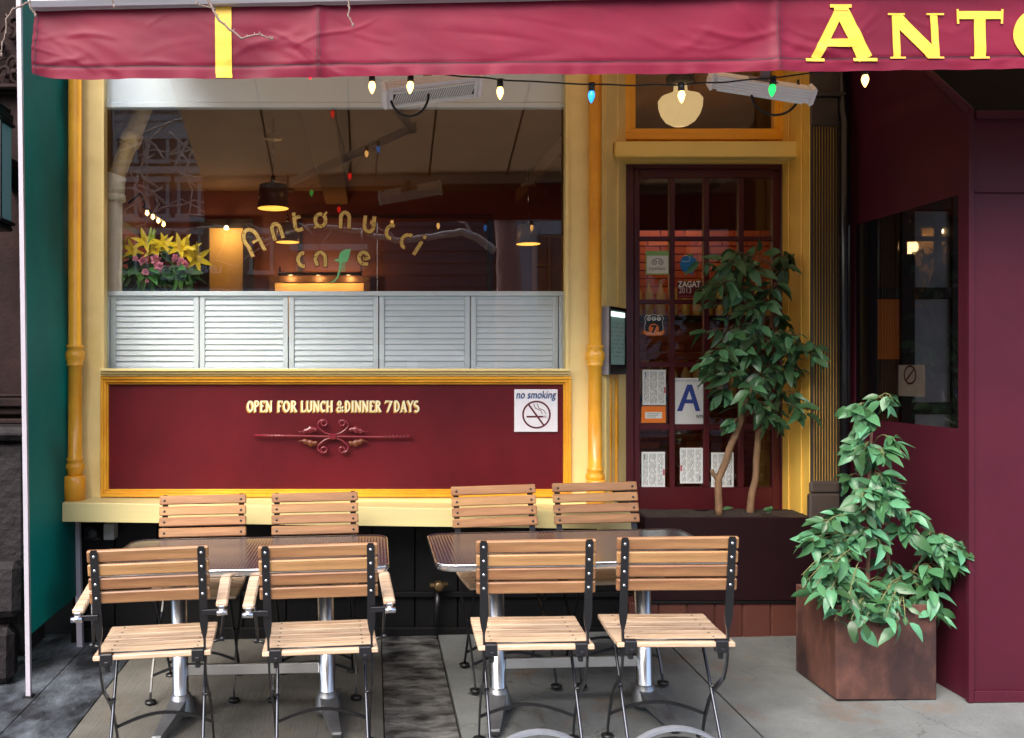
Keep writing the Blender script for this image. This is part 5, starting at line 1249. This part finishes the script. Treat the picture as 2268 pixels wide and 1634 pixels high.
# steam pipe
t_ = thing('steam_pipe', 'thick pale heating pipe with an angled upper length inside the window', 'pipe', (-1.55, 5.75, .5))
pipe = mat('pale pipe paint', (238, 230, 208), .6, var=.1, vscale=14, bump=.25, bscale=40)
yp_ = 5.44
b = MB(); b.tube([P(251, 1200, yp_), P(251, 410, yp_)], .053, 18); b.build('riser', pipe, t_)
b = MB(); b.tube([P(251, 432, yp_), P(252, 405, yp_), P(257, 388, yp_)], [.066, .068, .064], 18); b.tube([P(251, 446, yp_), P(251, 432, yp_)], .072, 18); b.build('elbow', pipe, t_)
b = MB(); b.tube([P(256, 392, yp_), P(318, 240, yp_+.06), P(352, 140, yp_+.08)], .052, 18); q = P(292, 305, yp_+.03); d_ = (P(318, 240, yp_+.06)-P(256, 392, yp_)).normalized(); b.tube([q-d_*.05, q+d_*.03], .062, 18); b.build('angled_pipe', mat('tan pipe paint', (232, 200, 140), .6, var=.1, vscale=14, bump=.2, bscale=40), t_)
# bouquet
bq = thing('flower_bouquet', 'bouquet of yellow lilies and pink carnations in the window above the left shutter', 'flowers', P(345, 640, 5.62))
yb2 = 5.62; zc = 1.604
b = MB(); xv = X_(345, yb2); b.lathe((xv, yb2, zc), [(.07, 0), (.075, .02), (.06, .15), (.075, .34), (.10, .46), (.095, .46), (.065, .33)], 22); b.build('vase', mat('dark vase', (40, 44, 46), .15), bq)
r = random.Random(21); fb = MB(); tb = MB()
c0 = P(348, 600, yb2)
lobe_foliage(fb, tb, [((c0.x, yb2, c0.z-.02), (.25, .12, .15), 80), ((c0.x-.12, yb2-.08, c0.z-.05), (.14, .08, .10), 46), ((c0.x+.1, yb2-.09, c0.z-.04), (.18, .08, .11), 56)], [Vector((xv, yb2, 2.05)), Vector((xv, yb2, 2.12))], r, .12, .3)
fb.build('foliage', mat('bouquet leaf', (78, 132, 66), .4, island=.35, transl=.1), bq); tb.build('stalks', mat('stalk green', (70, 104, 50), .6), bq)
lily = mat('yellow lily petal', (250, 222, 40), .45, island=.15, transl=.2); pink = mat('pink carnation petal', (240, 160, 180), .6, island=.2); bud = mat('lily bud', (150, 176, 60), .5)
for u, v, s_, ax in ((268, 545, .075, (-.6, -.7, .4)), (293, 552, .07, (0, -1, .3)), (322, 533, .08, (.1, -.9, .5)), (345, 548, .085, (.0, -1, .2)), (366, 538, .07, (.3, -.8, .6)), (398, 545, .085, (.2, -.9, .4)), (415, 556, .08, (.5, -.8, .1)), (438, 572, .09, (.7, -.7, -.1)), (262, 558, .06, (-.9, -.5, 0))):
    p = P(u, v, yb2-.10+r.uniform(-.03, .03)); a = Vector(ax).normalized(); b = MB(); e1 = a.orthogonal().normalized(); e2 = a.cross(e1)
    for k in range(6):
        th = k*math.pi/3+r.uniform(-.15, .15); o_ = e1*math.cos(th)+e2*math.sin(th); leaf(b, p-a*.03, a*.75+o_*.8, a*.6-o_, s_*1.25*r.uniform(.9, 1.1), s_*.42, -.55 if False else .35, .3)
    for k in range(4):
        th = k*1.6; o_ = e1*math.cos(th)+e2*math.sin(th); b.tube([p-a*.02, p+a*.045+o_*.012], .0015, 4)
    b.build('lily', lily, bq)
for u, v, s_ in ((317, 578, .026), (300, 572, .018), (352, 590, .03), (345, 575, .03), (390, 572, .026), (402, 582, .03), (323, 603, .022), (326, 622, .012), (410, 585, .02)):
    p = P(u, v, yb2-.17+r.uniform(-.02, .02)); b = MB()
    for k in range(26):
        d_ = Vector((r.gauss(0, 1), r.gauss(-.6, .8), r.gauss(0, 1))).normalized(); leaf(b, p+d_*s_*.2, d_, Vector((r.uniform(-1, 1), r.uniform(-1, 1), r.uniform(-1, 1))), s_*r.uniform(.8, 1.1), s_*.9, r.uniform(-.3, .4), r.uniform(-.4, .5))
    b.build('carnation', pink, bq)
for u, v in ((333, 520), (340, 524), (268, 538), (330, 540), (359, 540)):
    p = P(u, v, yb2-.08); b = MB(); b.tube([p+Vector((0, 0, -.05)), p+Vector((0, 0, -.03)), p, p+Vector((.004, 0, .035)), p+Vector((.006, 0, .05))], [.004, .009, .012, .008, .002], 8); b.build('bud', bud, bq)
# shelf of bottles on the brick wall seen through the door
t_ = tag(MB().box(2.02, 7.78, 1.98, 3.6, 7.999, 2.02, .003).box(2.02, 7.78, 1.28, 3.6, 7.999, 1.32, .003).build('wall_shelf', dark), 'two dark shelves on the orange brick wall seen through the door', 'shelf')
bt = mat('pale bottle', (206, 172, 96), .25, var=.1)
bp = MB().lathe((0, 0, 0), [(.038, 0), (.04, .01), (.04, .19), (.015, .25), (.014, .31), (.017, .315)], 14).build('bottle', bt)
tag(bp, 'pale amber bottle standing among identical ones on the brick wall shelf', 'bottle', 'bottles on the wall shelf')
k = 0
for z in (2.021, 1.321):
    for i in range(14):
        o = bp if k == 0 else bp.copy()
        if k: C.objects.link(o)
        o.location = (2.10+i*.105, 7.88+.015*math.sin(i*5), z); k += 1
# ------------------------------------------------------------------ street side, seen mirrored in the glass
tr_ = thing('street_tree', 'bare street tree whose twigs hang before the awning and whose trunk mirrors in the window', 'tree', (1.64, -.53, G(1.64, -.53)))
def lim(pts, r0, r1, n=8, k=5, jit=.02):
    d_ = []
    for a, c_ in zip(pts, pts[1:]):
        for i in range(k): d_.append(a.lerp(c_, i/k))
    d_.append(pts[-1]); m = len(d_)
    d_ = [p+Vector((noise.noise(p*5), noise.noise(p*5+Vector((9, 0, 0))), noise.noise(p*5+Vector((0, 9, 0)))))*jit for p in d_]
    return d_, [r0+(r1-r0)*(i/(m-1)) for i in range(m)]
tk_ = [Vector((1.62, -.53, G(1.62, -.53)-.05)), Vector((1.64, -.53, 1.0)), Vector((1.65, -.53, 2.6)), Vector((1.60, -.5, 3.6)), Vector((1.5, -.45, 5.0)), Vector((1.4, -.4, 6.5))]
d_, r_ = lim(tk_, .20, .08); MB().tube(d_, [q*(1+.10*noise.noise(p*6)) for p, q in zip(d_, r_)], 16).build('trunk', treeb, tr_)
MR = lambda u, v, Y=10.7: MIR(u, v, Y)
br = [([(1096, 555), (1060, 525), (1020, 515), (985, 520), (930, 530), (880, 532), (800, 512), (740, 505), (690, 500), (640, 512), (590, 530), (540, 520), (480, 500), (400, 512), (360, 506)], .05, .010),
      ([(1050, 520), (1030, 495), (1000, 478), (960, 470)], .02, .006), ([(880, 532), (860, 512), (835, 500)], .016, .005), ([(740, 505), (715, 540), (706, 566)], .010, .004),
      ([(600, 535), (560, 560), (520, 590), (470, 575), (420, 585)], .012, .004), ([(480, 500), (450, 470), (400, 440), (330, 470)], .012, .004)]
def limb(pts3, r0, r1, mat_=twigm): d_, r_ = lim(pts3, r0, r1, jit=.035); MB().tube(d_, r_, 7).build('branch', mat_, tr_); return d_
for pts, r0, r1 in br: limb([MR(u, v) for u, v in pts], r0, r1, twigm)
# the low limb over the pavement and the mesh of twigs on the left
main = [Vector((1.55, -.47, 4.3)), Vector((.7, .3, 4.0)), Vector((-.2, 1.2, 3.55)), Vector((-.9, 1.8, 3.25)), Vector((-1.4, 2.1, 3.05))]
limb(main, .05, .016)
r = random.Random(31)
for k in range(34):
    u0, v0 = r.uniform(225, 470), r.uniform(170, 480); Y0 = r.uniform(8.2, 10.2); p = MIR(u0, v0, Y0); a = r.uniform(0, 6.28); pts = [p]; 
    for i in range(5):
        a += r.uniform(-.7, .7); p = p+Vector((math.cos(a)*.16, r.uniform(-.08, .08), math.sin(a)*.13)); pts.append(p)
    d_, r_ = lim(pts, .010, .004, k=3, jit=.02); MB().tube(d_, [q*1.35 for q in r_], 5).build('twig', twigm, tr_)
# twigs in front of the awning
def twig(pts, r0, r1, Y=2.5, spurs=True):
    q = [PH(u, v, Y) for u, v in pts]; d_ = []; r0 *= .72; r1 *= .72
    for a, c_ in zip(q, q[1:]):
        for i in range(4): d_.append(a.lerp(c_, i/4)+Vector((r.uniform(-1, 1), 0, r.uniform(-1, 1)))*.0012)
    d_.append(q[-1]); m = len(d_); b = MB(); b.tube(d_, [r0+(r1-r0)*i/(m-1)+(.0008 if i % 4 == 0 else 0) for i in range(m)], 7)
    for i in range(2, m-1, 3): b.tube([d_[i], d_[i]+Vector((r.uniform(-.006, .006), 0, r.uniform(.003, .009)))], [.0022, .0006], 5)
    b.lathe(d_[-1], [(0, -.006), (.004, -.002), (.003, .004), (0, .007)], 6); b.build('twig', mat('grey brown twig', (126, 108, 98), .75, var=.3, vscale=60), tr_)
twig([(640, -180), (690, -60), (720, 10), (752, 70), (790, 100), (830, 132), (856, 124), (893, 117), (900, 122), (935, 133)], .0055, .0022)
twig([(740, 30), (700, 22), (676, 12)], .003, .0015, spurs=False)
twig([(1170, -120), (1196, -10), (1200, 25), (1196, 52), (1212, 86)], .0042, .002)
twig([(90, -180), (96, -20), (108, 30), (122, 52)], .0045, .002); twig([(104, 5), (70, 22), (45, 32), (22, 65), (20, 110), (8, 150), (5, 188)], .0038, .002)
twig([(372, -60), (384, 5), (393, 22)], .0028, .0016)
limb([main[3], Vector((-.75, 2.3, 2.95)), PH(640, -180, 2.5)], .014, .006); limb([main[2], Vector((-.1, 1.9, 3.1)), PH(1170, -120, 2.5)], .012, .005); limb([main[4], Vector((-1.25, 2.4, 2.9)), PH(90, -180, 2.5)], .010, .005); limb([main[4], PH(372, -60, 2.5)], .008, .004)
# houses over the road
op = thing('terrace_house', 'brownstone terrace across the road seen mirrored in the cafe window', 'building', (-4, -12.3, 0))
yo = -12.3; YO = 2*YW-yo
def oz(v): return Z_(v, YO)
def ox(u): return X_(u, YO)
b = MB(); b.box(-14, yo-6, -1, ox(835), yo, 7.3); b.build('wall', mat('terrace brownstone', (150, 112, 104), .8, var=.15, vscale=1.5, bump=.2), op)
b = MB()
for v0, v1, d in ((372, 388, .25), (240, 250, .2), (484, 494, .2), (640, 660, .2)): b.box(-14, yo+.001, oz(v1), ox(640), yo+d, oz(v0), .02)
b.box(-14, yo-6, 7.301, ox(520), yo+.1, 8.9); b.box(-14, yo-.2, 8.9, ox(520), yo+.5, 9.1)  # pale attic added over the terrace to tone down the mirrored sky
b.box(ox(645), yo+.001, oz(560), ox(815), yo+.45, oz(545), .02); b.box(ox(655), yo+.001, oz(600), ox(808), yo+.1, oz(561), .02); b.build('band', mat('pale stone', (206, 200, 192), .7, var=.08), op)
for u in (260, 330, 400, 560, 700):
    for v0, v1 in ((270, 355), (405, 475), (520, 600)):
        if u == 700 and v0 == 520: continue
        b = MB(); frame_px(b, 0, 0, 1, 1, .1, 1, 2) if False else None
        a, c_ = ox(u), ox(u+38); z0, z1 = oz(v1), oz(v0)
        b.box(a-.08, yo+.001, z0, a, yo+.08, z1); b.box(c_, yo+.001, z0, c_+.08, yo+.08, z1); b.box(a-.14, yo+.001, z1, c_+.14, yo+.14, z1+.16, .01); b.box(a-.12, yo+.001, z0-.1, c_+.12, yo+.16, z0, .01)
        w_ = b.build('window', bpy.data.materials['pale stone'], op); MB().box(a, yo+.002, z0, c_, yo+.03, z1).build('pane', mat('dark pane', (30, 34, 42), .1), w_)
oq = thing('clapboard_house', 'dark clapboard house across the road seen mirrored in the cafe window', 'building', (1.5, -12.3, 0))
b = MB(); x0, x1 = ox(848), ox(1096); z = 0.
while z < 7.5: b.add([(x0, yo+.06, z), (x1, yo+.06, z), (x1, yo+.02, z+.30), (x0, yo+.02, z+.30)], [[3, 2, 1, 0]]); b.add([(x0, yo+.06, z), (x1, yo+.06, z), (x1, yo, z), (x0, yo, z)], [[0, 1, 2, 3]]); z += .30
b.box(x0, yo-6, -1, x1, yo, 7.6); b.build('wall', mat('dark clapboard', (62, 62, 70), .5, var=.15), oq)
b = MB(); b.box(ox(836), yo-.3, -1, ox(847), yo+.1, 7.5); b.build('corner_post', mat('red brick trim', (120, 60, 54), .8), oq)
orr = thing('stone_house', 'pale stone house across the road seen mirrored in the cafe window', 'building', (6, -12.3, 0))
b = MB(); b.box(ox(1099), yo-6, -1, 14, yo+.1, 7.2); b.build('wall', mat('pale ashlar', (186, 182, 180), .7, var=.12, vscale=1.2, bump=.15), orr)
for u in (1190, 1290, 1390, 1490): 
    a, c_ = ox(u), ox(u+52)
    for v0, v1 in ((520, 680), (330, 440)):
        MB().box(a, yo+.101, oz(v1), c_, yo+.14, oz(v0)).build('window', mat('dark pane', (30, 34, 42), .1), orr)
sg = thing('shop_sign', 'white raised shop lettering across the road seen mirrored over the flowers', 'sign', (ox(420), yo+.26, oz(600)))
wt = mat('white sign letter', (240, 240, 240), .5)
Mt = lambda u, v: Matrix.Translation((ox(u), yo+.12, oz(v))) @ Matrix.Rotation(rad(180), 4, 'Z') @ RX
MB().box(ox(340), yo+.001, oz(630), ox(500), yo+.09, oz(580)).build('board', mat('sign board', (30, 28, 30), .6), sg)
text('lettering', 'LENSCRAFTERS', .26, wt, sg, Mt(420, 598), sx=.92, ext=.02, bold=.006); text('lettering', 'Optique', .19, wt, sg, Mt(386, 615), ext=.02, bold=.004)
# parked van
vn = thing('parked_van', 'white van parked at the kerb, seen only as a mirror image in the shutters', 'van', (1.3, -3.4, G(1.3, -3.4)))
vwh = mat('white van paint', (222, 226, 232), .25, coat=.5); gz = G(1.3, -3.4)
pr = [(-2.2, .35), (-2.2, 1.05), (-2.05, 1.15), (-1.1, 1.28), (-.45, 1.88), (-.2, 2.02), (2.2, 2.06), (2.42, 1.95), (2.5, .9), (2.5, .35)]
b = MB(); b.prism([(.9-x, z+gz) for x, z in pr], -4.3, -2.55); recalc(b.build('body', vwh, vn))
b = MB(); b.prism([(.9-x, z+gz) for x, z in ((-1.0, 1.25), (-.42, 1.78), (.25, 1.82), (.25, 1.25))], -2.549, -2.535); b.prism([(.9-x, z+gz) for x, z in ((.4, 1.25), (.4, 1.82), (2.2, 1.84), (2.28, 1.25))], -2.549, -2.535); recalc(b.build('side_window', mat('van glass', (24, 28, 34), .08), vn))
for x in (-1.4, 1.7):
    b = MB(); b.lathe((.9-x, -2.62, .33+gz), [(.33, -.1), (.33, .1), (.2, .11), (.2, -.0)], 22, Matrix.Rotation(rad(90), 3, 'X')); b.build('wheel', blackpl, vn)
# ------------------------------------------------------------------ light and camera
w = bpy.data.worlds.new('World'); sc.world = w; w.use_nodes = True; nt = w.node_tree; bg = nt.nodes['Background']
sky = nt.nodes.new('ShaderNodeTexSky'); sky.sky_type = 'NISHITA'; sky.sun_disc = False
SEL, SAZ = 46, 210      # the sun stands high behind the camera and to its left
sky.sun_elevation = rad(SEL); sky.sun_rotation = rad(SAZ); sky.dust_density = 4; sky.air_density = 1.0; sky.ozone_density = 1.0
nt.links.new(sky.outputs[0], bg.inputs[0]); bg.inputs[1].default_value = .15
L_ = bpy.data.lights.new('sun', 'SUN'); L_.energy = 1.35; L_.angle = rad(40); L_.color = (1, .97, .93)
so = bpy.data.objects.new('sun', L_); C.objects.link(so)
dv = Vector((math.sin(rad(SAZ))*math.cos(rad(SEL)), math.cos(rad(SAZ))*math.cos(rad(SEL)), math.sin(rad(SEL))))
so.rotation_euler = dv.to_track_quat('Z', 'Y').to_euler()
cd = bpy.data.cameras.new('camera'); co = bpy.data.objects.new('camera', cd); C.objects.link(co); sc.camera = co
co.location = (0, 0, HC); co.rotation_euler = (rad(90), 0, 0)
cd.sensor_width = 36; cd.lens = 36*FV/2268; cd.shift_x = (1134-CX)/2268; cd.shift_y = -(817-CY)/2268; cd.clip_end = 300; cd.clip_start = .05
vs_ = sc.view_settings; vs_.view_transform = 'Standard'; vs_.look = 'None'; vs_.gamma = 1; vs_.exposure = 1.75
sc.cycles.max_bounces = 8; sc.cycles.transparent_max_bounces = 12; sc.cycles.sample_clamp_indirect = 4
